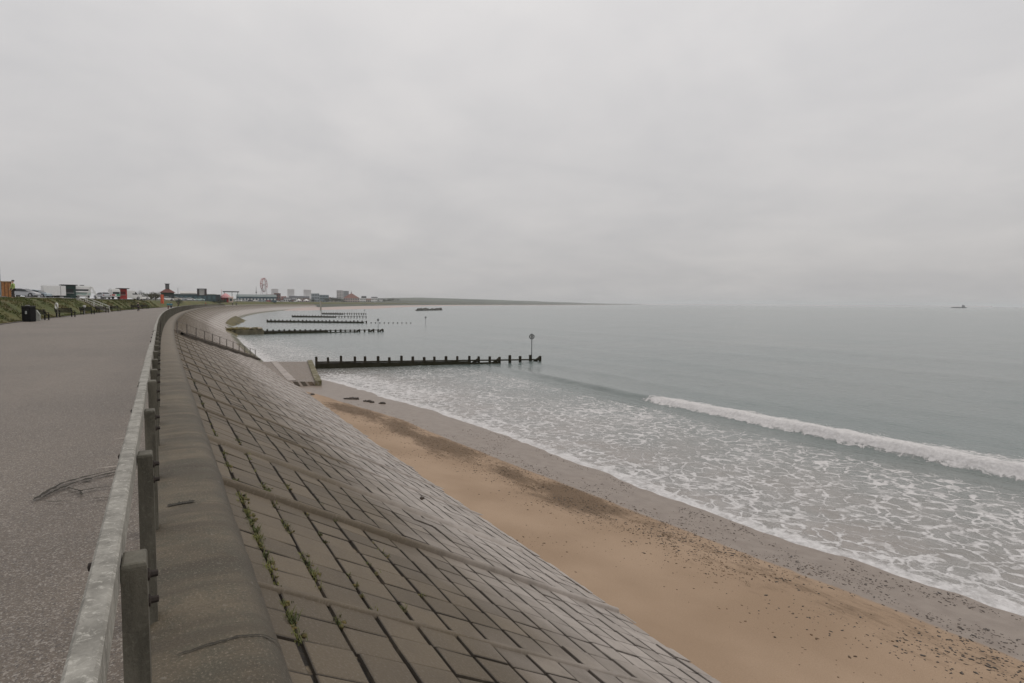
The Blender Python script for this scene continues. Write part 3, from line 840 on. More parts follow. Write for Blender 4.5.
def marker(name, label, base, h, r, ring=True):
    t_ = thing(name, label, 'sea marker', base, 0, 'round topped sea markers at the groyne ends')
    m = MB(); m.tube((0, 0, -.9), (0, 0, h - 2 * r + .02), .055, .045, 10); m.build('pole', POLEM, t_)
    m = MB(); n = 24
    for i in range(n):
        a0, a1 = 2 * math.pi * i / n, 2 * math.pi * (i + 1) / n
        m.tube((r * math.cos(a0), 0, h - r + r * math.sin(a0)), (r * math.cos(a1), 0, h - r + r * math.sin(a1)), .06, .06, 6, False)
    m.build('ring', POLEM, t_)
    m = MB(); m.box((0, 0, h - r), (r * 1.0, .03, r * 1.2)); m.box((0, .0, h - r), (.05, .05, 2 * r)); m.build('panel', M('marker_grey', (.20, .20, .195), .6), t_)
    m = MB(); m.tube((0, 0, h), (0, 0, h + .14), .05, .02, 8); m.build('finial', POLEM, t_)
    return t_
b = g1pt(19 / 20, .0); marker('sea_marker', 'tall sea marker with round cage top, on the nearest groyne', (b.x + .15, b.y + .25, -3.95), 2.42, .25)
r2 = at(262, 121.5); e2 = at(382.5, 135)
g, g2pt = groyne('second dark timber groyne, boarded at its root with posts beyond', r2, e2, 25, (-3.72, -4.05), (-4.0, -4.22), .52, WATER - .2, (19, 22, 24), .15, .76)
b = g2pt(23 / 24); marker('sea_marker', 'smaller sea marker post on the end of the second groyne', (b.x, b.y, -4.2), 2.45, .22)
r3 = at(267, 193); e3 = at(366, 190)
groyne('third timber groyne, long dark low boarding close to the water', r3, e3, 26, (-3.72, -3.85), (-4.1, -4.2), .98, WATER - .2, (), .16)
m3 = [at(371 + 4.4 * k, 190) for k in range(10)]
for k, c in enumerate(m3):
    m = MB(); m.box((0, 0, 0), (.3, .3, 1.2), bev=.04); o = m.build('groyne_pile', GWOOD); o.location = (c.x, c.y, WATER - .3)
    tag(o, 'low timber pile standing alone in the row beyond the third groyne', 'pile', 'row of low piles beyond the third groyne')
v = at(425.5, 182); marker('sea_marker', 'lone sea marker standing in open water beyond the groynes', (v.x, v.y, WATER), 2.35, .24)
r4 = at(292, 262); e4 = at(366, 256)
groyne('fourth thin timber groyne seen low across the water', r4, e4, 26, (-3.6, -3.75), (-4.05, -4.15), .6, WATER - .2, (), .13)
r5 = at(322, 330); e5 = at(366, 320)
groyne('fifth and farthest thin timber groyne by the far sand', r5, e5, 20, (-3.5, -3.6), (-4.05, -4.1), .5, WATER - .2, (), .15)
v = at(364.5, 318); marker('sea_marker', 'tiny sea marker on the farthest groyne', (v.x, v.y, -4.2), 2.3, .25)

# ------------------------------------------------------------------ slipway apron at the first groyne
ap = thing('slipway', 'flat stone paved slipway with a mossy kerb at the foot of the wall', 'slipway', (0, 0, 0))
def apr(s, t_):                    # across from the wall to the outer edge
    o = lerp(10.1, 12.6, (s - 48) / 17.0); return lerp(7.3, o, t_)
def apz(s, t_): return lerp(wall_z(7.6) - .12, -4.28, t_) 
mb = MB(); rows = []; UV = []
for i in range(40):
    s = lerp(47.6, 64.5, i / 39); row = []
    for j in range(10):
        a = apr(s, j / 9); row.append(P(s, a, apz(s, j / 9))); UV.append((s, a))
    a = apr(s, 1); row.append(P(s, a + .02, -5.4)); UV.append((s, a)); rows.append(row)
front = [[P(47.58, apr(47.6, j / 9), apz(0, j / 9)) for j in range(10)], [P(47.3, apr(47.6, j / 9), -5.0) for j in range(10)]]
mb.grid(rows); k0 = len(mb.v); mb.grid(front); UV += [(47.5, v[1]) for v in mb.v[k0:]]
t = NT('slipway_setts'); p = t.uv(); br = t.n('ShaderNodeTexBrick'); t.l(p, br.inputs['Vector'])
br.inputs['Scale'].default_value = 1.9; br.inputs['Color1'].default_value = (.25, .21, .18, 1); br.inputs['Color2'].default_value = (.33, .285, .25, 1); br.inputs['Mortar'].default_value = (.06, .045, .03, 1); br.inputs['Mortar Size'].default_value = .045
nm = t.noise(1.4, 5, .65, p); sx = t.n('ShaderNodeSeparateXYZ'); t.l(p, sx.inputs[0])
c = t.mix(t.mapr(nm, .45, .7, 0, .5), br.outputs[0], (.15, .10, .06))
t.set(c, .7, t.bump(t.math('ADD', br.outputs[1], nm), .5, .03)); mb.build('paving', t.m, ap, uv=UV)
mb = MB(); UV = []
def strip(s0, s1, fa, w, h, m, z0):
    rows = []
    for i in range(21):
        s = lerp(s0, s1, i / 20); a = fa(s); 
        rows.append([P(s, a - w, z0(s) - .3), P(s, a - w, z0(s) + h), P(s, a + w, z0(s) + h), P(s, a + w, z0(s) - .9)])
    m.grid(rows); m.add(rows[0], [(0, 1, 2, 3)]); m.add(rows[-1], [(3, 2, 1, 0)])
strip(47.3, 64.8, lambda s: apr(s, 1) + .14, .24, .12, mb, lambda s: -4.28)
t = NT('mossy_kerb'); n_ = t.noise(2.3, 5, .65); n2 = t.noise(.5, 3)
t.set(t.mix(t.mapr(t.math('ADD', n_, t.math('MULTIPLY', n2, .6)), .62, .9), (.20, .175, .13), (.085, .075, .02)), .8, t.bump(n_, .6, .05))
mb.build('kerb', t.m, ap, fix=True)
mb = MB(); strip(48, 64.4, lambda s: apr(s, .36), .3, .05, mb, lambda s: apz(s, .36)); mb.build('paved_strip', M('pale_concrete', (.30, .265, .24), .8, .2, 1.2), ap, fix=True)

# weed-grown toe of the wall and the concrete footing where the second groyne starts
def weedy():
    t = NT('weed_growth'); n1, n2 = t.noise(.5, 5, .6), t.noise(3, 5, .7)
    c = t.mix(t.mapr(n1, .35, .65), (.042, .038, .014), (.125, .10, .030)); c = t.mix(t.mapr(n2, .5, .8, 0, .6), c, (.10, .062, .03))
    t.set(c, .85, t.bump(n2, .8, .1)); return t.m
WEEDY = weedy()
def mound(name, label, cat, s0, s1, out, ztop, seed, parent=None):
    mb = MB(); rows = []; n = max(8, int((s1 - s0) / 1.2))
    for i in range(n + 1):
        s = lerp(s0, s1, i / n); k = math.sin(math.pi * i / n) ** .6; row = []
        for j in range(11):
            u = j / 10; a = 7.2 + (out * k * (1 + .35 * nz(s * .3, seed)) + .3) * u
            z = lerp(max(wall_z(7.2), ztop), WATER - .5, u ** 1.6) + .16 * nz(s * .8, a * .9, seed) * (1 if j < 10 else 0)
            row.append(P(s, a, z))
        rows.append(row)
    mb.grid(rows); o = mb.build(name, WEEDY, parent, smooth=True)
    if label: tag(o, label, cat)
    return o
mound('weed_bank', 'green weed covering the wall foot behind the slipway', 'seaweed bank', 66, 100, 1.2, -3.8, 1.1)
f2 = thing('groyne_footing', 'concrete footing with yellow weed where the second groyne starts', 'footing', (0, 0, 0))
h2 = math.atan2(e2.y - r2.y, e2.x - r2.x)
Mx = Matrix.Translation((r2.x + .4, r2.y - .6, 0)) @ Matrix.Rotation(h2, 4, 'Z')
mb = MB(); mb.box((-2.6, .6, -4.3), (5.2, 3.4, 1.25), Mx, bev=.1); mb.build('block', M('weedy_concrete', (.115, .10, .06), .85, .4, .8), f2)
mb = MB()
for k in range(14): 
    c = Mx @ Vector((random.uniform(-6, -.4), random.uniform(-.3, 2.6), -3.55)); mb.blob(c, (random.uniform(.5, 1.1), random.uniform(.4, .8), random.uniform(.2, .42)), k, .6, 2)
mb.build('weed_cover', WEEDY, f2, smooth=True)
mb = MB()
for k in range(3): mb.box((-3.6 + 1.5 * k, .3, -3.42), (.8, .9, .35), Mx @ Matrix.Rotation(.2 * k - .2, 4, 'Z'), bev=.08)
mb.build('sandbag', M('pale_sandbag', (.42, .36, .27), .9, .15, 2), f2)
mound('weed_bank', 'yellow green weed bank along the wall at the second groyne', 'seaweed bank', 120, 148, 2.6, -3.7, 2.4)
mound('weed_bank', 'long olive weed bank at the wall foot by the third groyne', 'seaweed bank', 172, 262, 5, -3.6, 3.4)
# rocky reef off the far beach
mb = MB(); c = at(428, 540)
for k in range(16): mb.blob((c.x + random.gauss(0, 4.2), c.y + random.gauss(0, 14), WATER + .2), (random.uniform(2.5, 5), random.uniform(5, 10), random.uniform(.7, 1.9)), k, .6, 2)
tag(mb.build('reef', M('dark_rock', (.035, .033, .025), .8, .4, .3), smooth=True), 'dark low rock reef standing off the distant beach', 'rocks')

# ------------------------------------------------------------------ steps with a handrail running down the wall
hr = thing('stair_handrail', 'dark post and rail handrail slanting down the wall to the slipway', 'handrail', (0, 0, 0))
HS = [lerp(47.5, 66, k / 11) for k in range(12)]
def hp(s): 
    t_ = (s - 47.5) / 18.5; return lerp(.75, 7.6, t_)
DSTEEL = M('dark_steel', (.12, .105, .09), .7, .3, 6)
for s in HS:
    m = MB(); m.tube(W(s, hp(s), -.05), W(s, hp(s), 0) + Vector((0, 0, .95)), .04, .035, 8); m.build('post', DSTEEL, hr)
for dz in (.92,):
    m = MB(); m.path([W(s, hp(s), 0) + Vector((0, 0, dz)) for s in HS], .014, 8); m.build('rail', DSTEEL, hr)
st = thing('wall_steps', 'flight of concrete steps slanting down the wall beside the handrail', 'steps', (0, 0, 0))
m = MB()
for k in range(44):
    s = lerp(47.9, 66.2, k / 43); a = hp(s) - .6; z = wall_z(a) + .10; h = heading(s)
    c = P(s, a, z - .25); Mx = Matrix.Translation(c) @ Matrix.Rotation(-h, 4, 'Z'); m.box((0, 0, 0), (1.0, .40, .5), Mx)
m.build('treads', M('step_concrete', (.20, .17, .14), .85, .3, 1), st)
m = MB(); rows = []
for k in range(23):
    s = lerp(47.5, 66.4, k / 22); a = hp(s); rows.append([W(s, a + .12, -.1), W(s, a + .12, .24), W(s, a + .30, .24), W(s, a + .30, -.1)])
m.grid(rows); m.build('string_kerb', M('dark_concrete', (.075, .062, .05), .9, .35, 2), st, fix=True)

# ------------------------------------------------------------------ ground behind the promenade, bank, far coast
BT, BF = -15.5, -11.25
def bank_z(s, a):
    if a > BF: return 0.0
    t_ = sstep(BF - .6, BT, a) if a > BT else 1.0
    z = (2.0 + .42 * sstep(BT, BT - 4, a)) * t_ * (1 + .10 * nz(s * .07, 3.0)) * sstep(2000, 900, s) + .6 * sstep(600, 1500, s)
    hump = sstep(BT - 7, BT - .5, a) if a < BT else 1
    z += (.16 * nz(s * .25, a * .4, 2) + .09 * nz(s * .8, a * 1.0, 5)) * min(1, (BF - a) / .8) * (hump if a < BT else 1)
    return z
mb = MB(); rows = []; UV = []; GA = []
bank_a = [BF + .05, BF, BF - .15] + [BF - .3 - .4 * k for k in range(15)] + [-18, -20, -22, -26, -40, -80, -200, -500, -1200]
for s in spaced((-10, 20, 4, 2), (20, 160, .5, .8), (160, 600, 1.5, 6), (600, 2400, 20, 60)):
    row = []
    for a in bank_a:
        aa = a if s < 500 or a > -26 else a
        row.append(P(s, aa, bank_z(s, aa) - (.02 if a > BF else 0))); UV.append((s, a)); GA.append(1.0 if a > BT - 2.2 else 0.0)
    rows.append(row)
mb.grid(rows, flip=True)
t = NT('rough_grass'); p = t.uv(); g1, g2, g3, g4 = t.noise(.16, 4, .6, p, .6), t.noise(1.1, 6, .7, p), t.noise(7, 4, .7, p), t.noise(.35, 4, .6, t.scalev(p, .5, 2))
c = t.mix(t.mapr(g1, .32, .68), (.052, .072, .014), (.115, .105, .028))
c = t.mix(t.mapr(g4, .45, .7, 0, .7), c, (.105, .066, .024)); c = t.mix(t.mapr(g2, .42, .75, 0, .6), c, (.034, .046, .011)); c = t.mix(t.mapr(g3, .5, .8, 0, .35), c, (.13, .11, .042))
gr = t.attr('grass'); c = t.mix(t.mapr(gr, .4, .6), t.mix(g2, (.11, .105, .10), (.15, .145, .14)), c)
t.set(c, .95, t.bump(t.math('ADD', g2, g3), .9, .15)); GRASSM = t.m
tag(mb.build('grass_bank', GRASSM, smooth=True, uv=UV, attrs={'grass': GA}), kind='structure')
# tufts give the bank its ragged outline
random.seed(9); mb = MB(); UVt = []
for _ in range(15000):
    s = 25 + 190 * random.random() ** 1.4; a = random.uniform(BT - 1.6, BF - .05); sc = 1 + s / 160
    c = P(s, a, bank_z(s, a) - .02)
    if nz(s * .3, a * .5, 3) < -.12: continue
    for _k in range(3):
        az = random.uniform(0, 6.28); h = random.uniform(.06, .20) * (.7 if a > BF - .8 else 1) * sc ** .5; w = random.uniform(.02, .05) * sc
        sd_ = Vector((math.cos(az), math.sin(az), 0)) * w; ln = Vector((random.gauss(0, .35), random.gauss(0, .35), 1)) * h
        cc = c + Vector((random.gauss(0, .1), random.gauss(0, .1), 0)); mb.add([cc - sd_, cc + sd_, cc + ln], [(0, 1, 2)]); UVt += [(s, a)] * 3
tag(mb.build('bank_grass', GRASSM, uv=UVt, attrs={'grass': [1.0] * len(mb.v)}), 'rough green and brown grass covering the bank', 'grass', kind='stuff')
# kerb at the foot of the bank
mb = MB(); rows = []
for s in spaced((-8, 30, 2, 1), (30, 400, 1.5, 6)):
    rows.append([P(s, BF + .16, -.06), P(s, BF + .16, .05), P(s, BF + .02, .055), P(s, BF + .02, -.05)])
mb.grid(rows); tag(mb.build('kerb_strip', M('kerb_dark', (.075, .066, .055), .9, .4, 1)), kind='structure')

# dunes and low hills of the far shore
mb = MB(); rows = []
for s in spaced((690, 1600, 12, 25), (1600, 9800, 60, 220)):
    row = [P(s, 12, -3.7), P(s, 4, -2.2)]; rise = sstep(690, 1500, s) * .72
    for k, a in enumerate((-14, -22, -32, -46, -64, -90, -130, -200, -330, -600)):
        base = (0, 1.5, 4, 6, 9, 11, 13, 15, 17, 12)[k]
        row.append(P(s, a, .2 + rise * base * (.75 + .55 * nz(s * .009, a * .01, 3) + .3 * nz(s * .04, a * .05)) * (1.0 if s < 2500 else .95)))
    rows.append(row)
mb.grid(rows, flip=True)
t = NT('far_dunes'); a1, a2 = t.noise(.012, 5, .6), t.noise(.06, 4, .6)
c = t.mix(t.mapr(a1, .35, .65), (.036, .046, .034), (.075, .078, .05)); c = t.mix(t.mapr(a2, .5, .75, 0, .5), c, (.03, .038, .024)); t.set(c, .95)
tag(mb.build('hills', t.m, smooth=True), kind='structure')
mb = MB(); rows = []
for s in spaced((2300, 7000, 50, 200)):
    row = []
    for k, a in enumerate((-330, -420, -560, -800, -1300)):
        row.append(P(s, a, (2, 24, 34, 40, 30)[k] * (1 + .35 * nz(s * .003, 6) + .12 * nz(s * .02, 2)) * sstep(2300, 3300, s) * lerp(.8, .55, sstep(3000, 7000, s))))
    rows.append(row)
mb.grid(rows, flip=True)
t = NT('wooded_hill'); a1 = t.noise(.01, 5, .65); t.set(t.mix(t.mapr(a1, .35, .65), (.028, .038, .026), (.06, .068, .04)), .95)
tag(mb.build('far_hills', t.m, smooth=True), kind='structure')
# ------------------------------------------------------------------ people
SKIN = M('skin', (.42, .27, .20), .6, .1, 8)
def skinned(name, pts, edges, mat, parent, root=0):
    me = bpy.data.meshes.new(name); me.from_pydata([p[:3] for p in pts], edges, []); me.materials.append(mat)
    o = bpy.data.objects.new(name, me); col.objects.link(o); o.parent = parent
    md = o.modifiers.new('skin', 'SKIN'); md.use_smooth_shade = True
    for i, p in enumerate(pts):
        r = p[3]; v = me.skin_vertices[0].data[i]; v.radius = (r, r if len(p) < 5 else p[4]); v.use_root = (i == root)
    sb = o.modifiers.new('smooth', 'SUBSURF'); sb.levels = 1; sb.render_levels = 1
    return o
def person(label, loc, rz, top, bottom, hair, h=1.72, stride=.18, group=None):
    t_ = thing('person', label, 'person', loc, rz, group); k = h / 1.75
    def S(pts): return [tuple(c * k for c in p) for p in pts]
    w = stride
    sk = [(0, 0, .95, .13), (0, 0, 1.15, .12), (0, 0, 1.38, .14), (0, .01, 1.50, .055), (0, .02, 1.58, .075), (0, .015, 1.68, .085),
          (-.18, 0, 1.40, .055), (-.24, -.05, 1.12, .042), (-.23, .08, .90, .032), (-.23, .13, .80, .03), (-.23, .15, .73, .018),
          (.18, 0, 1.40, .055), (.24, .05, 1.12, .042), (.24, .16, .92, .032), (.24, .2, .83, .03), (.24, .22, .76, .018),
          (-.09, 0, .90, .09), (-.10, w * .6, .50, .06), (-.10, w, .09, .04), (-.10, w + .15, .04, .035),
          (.09, 0, .90, .09), (.10, -w * .3, .50, .06), (.10, -w - .05, .09, .04), (.10, -w + .1, .04, .035)]
    ed = [(0, 1), (1, 2), (2, 3), (3, 4), (4, 5), (2, 6), (6, 7), (7, 8), (8, 9), (9, 10), (2, 11), (11, 12), (12, 13), (13, 14), (14, 15), (0, 16), (16, 17), (17, 18), (18, 19), (0, 20), (20, 21), (21, 22), (22, 23)]
    skinned('body', S(sk), ed, SKIN, t_)
    jk = [(0, 0, .88, .165), (0, 0, 1.15, .155), (0, 0, 1.38, .165), (0, .0, 1.47, .09), (-.19, 0, 1.40, .078), (-.245, -.05, 1.12, .066), (-.235, .08, .89, .056), (.19, 0, 1.40, .078), (.245, .05, 1.12, .066), (.245, .16, .91, .056)]
    skinned('jacket', S(jk), [(0, 1), (1, 2), (2, 3), (2, 4), (4, 5), (5, 6), (2, 7), (7, 8), (8, 9)], top, t_)
    tr = [(0, 0, .93, .15), (-.09, 0, .86, .115), (-.10, w * .6, .50, .085), (-.10, w, .10, .065), (.09, 0, .86, .115), (.10, -w * .3, .50, .085), (.10, -w - .05, .10, .065)]
    skinned('trousers', S(tr), [(0, 1), (1, 2), (2, 3), (0, 4), (4, 5), (5, 6)], bottom, t_)
    m = MB(); m.blob((0, -.015 * k, 1.70 * k), (.098 * k, .108 * k, .09 * k), 1, .15, 2); m.build('hair', hair, t_, smooth=True)
    return t_
HAIR = M('dark_hair', (.03, .02, .015), .7); BLACK = M('black_cloth', (.018, .018, .02), .85)
def prom_at(px, zc, z=0.0): v = at(px, zc, z); return v
person('walker in a teal coat by the railing far along the promenade', prom_at(168.6, 136), R(20), M('teal_cloth', (.03, .21, .22), .85, .15), M('pink_brown_cloth', (.17, .085, .08), .85), HAIR, 1.74)
person('walker in a blue jacket beside the teal one near the railing', prom_at(171.4, 138), R(20), M('blue_cloth', (.05, .17, .24), .85, .15), M('denim_dark', (.04, .05, .07), .85), HAIR, 1.70)
person('walker in a dark coat passing the farthest benches by the grass', prom_at(138.5, 108), R(-30), M('charcoal_cloth', (.035, .032, .03), .85), BLACK, HAIR, 1.68)
w_ = person('worker in a hi-vis yellow green jacket on top of the bank', at(14.3, 71, 2.1), R(140), M('hivis', (.30, .40, .12), .8, .12), M('brown_black_cloth', (.03, .024, .02), .85), M('grey_hair', (.10, .10, .10), .8), 1.98, .04); w_.scale = (1.25, 1.25, 1.08)
for k, (px, zc, c, lab) in enumerate(((232.8, 292, (.03, .03, .035), 'tiny figure in black at the wall top, left of a pair'), (236.6, 290, (.04, .045, .04), 'tiny figure in dark green at the wall top, right of a pair'),
                                 (206.0, 252, (.30, .12, .06), 'tiny figure in an orange brown coat on the far promenade'), (178.5, 196, (.05, .04, .04), 'tiny dark figure walking on the promenade below the pavilion'))):
    person(lab, at(px, zc, 0), R(40 * k), M('coat_%d' % k, c, .85), BLACK, HAIR, 1.72)

# ------------------------------------------------------------------ bins and benches along the grass
def s_for(px, a):                  # where along the bay a line a metres right of the wall crosses a bearing
    lo, hi = 5.0, 1200.0; tgt = (px - 512) / F; best = (9, lo); s = lo
    while s < hi:
        v = P(s, a)
        if v.y > 1:
            d = abs(v.x / v.y - tgt)
            if d < best[0]: best = (d, s)
        s += .25
    return best[1]
BENCHW = M('bench_timber', (.018, .016, .014), .85, .3, 6, 0, .12); CONC = M('bench_concrete', (.24, .25, .23), .85, .2, 3); CASTI = M('cast_iron_black', (.009, .009, .010), .7, .2, 6, 0, .12)
def bench(label, s, a, length=1.7):
    rz = -heading(s) - R(90); t_ = thing('bench', label, 'bench', P(s, a, .0), rz + R(140), 'benches along the foot of the grass bank'); t_.scale = (1.15,) * 3
    m = MB()
    for k in range(4): m.box((0, -.18 + .12 * k, .44), (length, .095, .045), bev=.008)
    m.build('seat', BENCHW, t_)
    m = MB()
    for k in range(3): m.box((0, .26 + .03 * k, .56 + .13 * k), (length, .035, .10), bev=.008)
    m.build('backrest', BENCHW, t_)
    for sx in (-1, 1):
        m = MB(); x = sx * (length / 2 - .14)
        m.box((x, -.17, .21), (.07, .07, .42)); m.box((x, .22, .21), (.07, .07, .42)); m.box((x, .02, .40), (.06, .46, .05)); m.tube((x, .24, .4), (x, .36, .9), .03, .03, 6); m.box((x, 0, .62), (.05, .42, .04)); m.box((x, -.18, .52), (.04, .04, .22))
        m.build('end_frame', CASTI, t_)
    return t_
sB = s_for(29, -10.75)
bn = thing('litter_bin', 'large black double litter bin with a pale notice, beside the nearest bench', 'litter bin', P(sB, -10.75), -heading(sB) - R(35))
m = MB(); m.box((0, 0, .66), (.86, .62, 1.22), bev=.04); m.build('body', CASTI, bn)
m = MB(); m.box((0, 0, 1.34), (.92, .68, .13), bev=.04); m.build('lid', M('bin_lid', (.02, .02, .02), .5), bn)
m = MB(); m.box((0, 0, .025), (.8, .56, .05)); m.build('plinth', CASTI, bn)
for sx in (-1, 1):
    m = MB(); m.box((sx * .21, -.312, 1.08), (.30, .02, .16)); m.build('opening', M('bin_mouth', (.004, .004, .004), .9), bn)
m = MB(); m.box((.04, -.314, .80), (.17, .016, .26)); m.build('notice', M('pale_notice', (.42, .44, .43), .6), bn)
m = MB(); m.box((0, -.1, 1.43), (.30, .22, .06), bev=.02); m.build('ash_tray', M('zinc', (.35, .36, .35), .5, .1), bn)
bench('nearest bench, just beyond the big black bin', s_for(40, -10.7), -10.7, 1.5)
sc = s_for(36, -10.85); cb = thing('concrete_block', 'pale grey concrete block standing between the bin and the bench', 'block', P(sc, -10.9), -heading(sc))
m = MB(); m.profile([(-.35, 0, 1), (.35, 0, 1), (.35, .55, 1), (.12, .98, .95), (-.25, .98, .95), (-.35, .8, 1)], .28); m.build('block', CONC, cb, fix=True)
s2 = s_for(66, -10.6); bench('second bench, with a tilted ring buoy post at its left end', s2, -10.6, 1.9)
sb = s_for(60, -10.9); lb = thing('lifebuoy_post', 'white lifebuoy hung on a leaning post at the second bench', 'lifebuoy', P(sb, -11.1), -heading(sb) - R(60))
m = MB(); m.tube((0, 0, -.1), (.12, 0, 1.45), .05, .05, 8); m.build('post', M('grey_timber', (.16, .15, .13), .85), lb)
m = MB(); n = 22
for i in range(n):
    q0, q1 = 2 * math.pi * i / n, 2 * math.pi * (i + 1) / n
    m.tube((.1 + .3 * math.cos(q0), -.1, 1.28 + .3 * math.sin(q0)), (.1 + .3 * math.cos(q1), -.1, 1.28 + .3 * math.sin(q1)), .07, .07, 6, False)
m.build('ring', M('buoy_white', (.62, .62, .60), .6, .08), lb)
s3 = s_for(88, -10.7); bench('third bench, low and dark below the pale litter post', s3, -10.7, 1.7)
sp = s_for(86.5, -10.9); m = MB(); m.tube((0, 0, 0), (0, 0, .95), .07, .07, 10); m.lathe([(.0, .95), (.17, .97), (.19, 1.25), (.0, 1.28)], n=14); o = m.build('litter_post', M('pale_bin', (.45, .45, .43), .6, .1)); o.location = P(sp, -11.1); tag(o, 'small pale litter post behind the third bench', 'litter bin')
bench('fourth bench, at the foot of the white railed bank steps', s_for(103, -10.7), -10.7, 1.7)
bench('fifth bench, reddish dark shape past the bank steps', s_for(115.5, -10.7), -10.7, 1.7)
bench('sixth bench, behind the walker in the dark coat', s_for(136, -10.6), -10.6, 1.7)
bench('farthest bench, just right of the dark coated walker', s_for(145, -10.6), -10.6, 1.7)

# steps down the bank with white handrails
WHITE = M('white_paint', (.62, .62, .60), .55, .06, 3)
ss = s_for(100, -12.5); stp = thing('bank_steps', 'bank steps with two white handrails running down the grass', 'steps', (0, 0, 0))
def sp3(a, side, dz=0.0):
    return P(ss + side + (BF - a) * -.15, a, lerp(2.05, .05, (a - (BT + .1)) / (BF - (BT + .1))) + dz)
m = MB()
for k in range(12):
    a = lerp(BT + .1, BF - .1, k / 11); c = sp3(a, .7, 0); m.box((0, 0, 0), (1.0, .55, .30), Matrix.Translation(c) @ Matrix.Rotation(-heading(ss), 4, 'Z') @ Matrix.Rotation(R(90), 4, 'Z'), bev=.01)
m.build('treads', M('step_pale', (.30, .28, .25), .9, .2, 2), stp)
for side in (0, 1.5):
    m = MB(); A_ = [lerp(BT + .1, BF, k / 4) for k in range(5)]
    for a in A_: m.tube(sp3(a, side, -.1), sp3(a, side, .95), .03, .03, 8)
    for dz in (.93, .5): m.path([sp3(a, side, dz) for a in A_], .022, 8)
    m.build('handrail', WHITE, stp)
v = at(92.5, 116, 2.4); af = thing('a_frame', 'white A shaped swing frame at the head of the bank steps', 'frame', v, math.atan2(v.x, -v.y) * 0 + R(25))
m = MB()
for y in (-.5, .5):
    for sx in (-1, 1): m.tube((sx * .95, y, 0), (sx * .08, y, 2.15), .06, .05, 8)
    m.tube((-.5, y, 1.05), (.5, y, 1.05), .045, .045, 8)
m.build('legs', WHITE, af)
m = MB(); m.tube((0, -.6, 2.15), (0, .6, 2.15), .06, .06, 8); m.build('top_bar', WHITE, af)

# ------------------------------------------------------------------ vehicles
GLASS = M('car_glass', (.02, .024, .028), .12, .2, 2); TYRE = M('tyre', (.014, .014, .014), .85); RIM = M('wheel_rim', (.35, .35, .36), .4)
LAMPR = M('tail_lamp', (.30, .02, .015), .4); LAMPW = M('head_lamp', (.6, .6, .58), .3)
CARP = [(-2.05, .28, 1), (2.08, .28, .96), (2.1, .55, .94), (2.0, .72, .92), (1.15, .90, .95), (.35, 1.36, .78), (-.2, 1.45, .76), (-1.1, 1.42, .76), (-1.85, .98, .9), (-2.08, .85, .95), (-2.1, .45, .97)]
VANP = [(-2.4, .3, 1), (2.45, .3, .97), (2.5, .7, .96), (2.35, 1.05, .95), (1.75, 1.20, .95), (1.15, 1.95, .88), (.9, 2.2, .88), (-2.35, 2.25, .90), (-2.42, 2.0, .95)]
def vehicle(kind, label, cat, loc, rz, paint, group='vehicles parked along the top of the bank', sc=1.0):
    t_ = thing('parked_' + ('car' if kind == 'car' else 'van'), label, cat, loc, rz, group); t_.scale = (sc,) * 3
    prof = CARP if kind == 'car' else VANP; hw = .88 if kind == 'car' else 1.0
    m = MB(); m.profile([(x, z, w) for x, z, w in prof], hw); m.build('body', paint, t_, fix=True)
    m = MB()
    if kind == 'car':
        for s_ in (-1, 1): m.add([(1.0, s_ * .86, .92), (.38, s_ * .70, 1.32), (-1.1, s_ * .69, 1.36), (-1.65, s_ * .80, 1.0)], [(0, 1, 2, 3)])
        m.add([(1.16, -.74, .94), (1.16, .74, .94), (.40, .60, 1.37), (.40, -.60, 1.37)], [(0, 1, 2, 3)])
        m.add([(-1.86, -.7, 1.02), (-1.86, .7, 1.02), (-1.2, .6, 1.41), (-1.2, -.6, 1.41)], [(3, 2, 1, 0)])
        wx = (1.32, -1.28)
    else:
        for s_ in (-1, 1): m.add([(1.55, s_ * .96, 1.22), (1.12, s_ * .91, 1.85), (.35, s_ * .90, 1.85), (.35, s_ * .96, 1.22)], [(0, 1, 2, 3)])
        m.add([(1.80, -.86, 1.22), (1.80, .86, 1.22), (1.19, .80, 1.94), (1.19, -.80, 1.94)], [(0, 1, 2, 3)])
        m.add([(-2.44, -.75, 1.25), (-2.44, .75, 1.25), (-2.42, .75, 1.9), (-2.42, -.75, 1.9)], [(3, 2, 1, 0)])
        wx = (1.6, -1.5)
    m.build('windows', GLASS, t_)
    for x in wx:
        for s_ in (-1, 1):
            y = s_ * hw * .90; m = MB(); m.tube((x, y - .1, .32), (x, y + .1, .32), .33, .33, 16); w_ = m.build('wheel', TYRE, t_)
            m = MB(); m.tube((x, y + s_ * .09, .32), (x, y + s_ * .11, .32), .19, .19, 12); m.build('rim', RIM, w_)
    for s_ in (-1, 1):
        m = MB(); m.box((prof[2][0] - .03, s_ * hw * .68, .62 if kind == 'car' else .8), (.1, .32, .14), bev=.02); m.build('headlight', LAMPW, t_)
        m = MB(); m.box((prof[-1][0] - .0, s_ * hw * .8, .80 if kind == 'car' else 1.0), (.08, .16, .22), bev=.02); m.build('tail_light', LAMPR, t_)
    return t_
SILV = M('silver_paint', (.42, .43, .45), .3, .05); DGREY = M('dark_grey_paint', (.05, .055, .06), .3, .05); WPAINT = M('white_car_paint', (.70, .70, .69), .35, .04); BLUEP = M('pale_blue_paint', (.30, .36, .40), .3, .05); REDP = M('red_paint', (.38, .03, .025), .4, .1)
vehicle('car', 'silver car parked above the bank nearest the hi-vis worker', 'car', at(25, 100, 2.45), R(12), SILV)
vehicle('car', 'pale blue grey car parked left of the white box trailer', 'car', at(38.2, 112, 2.45), R(8), BLUEP)
vehicle('car', 'dark grey car squeezed against the left end of the white trailer', 'car', at(44.5, 128, 2.45), R(95), DGREY)
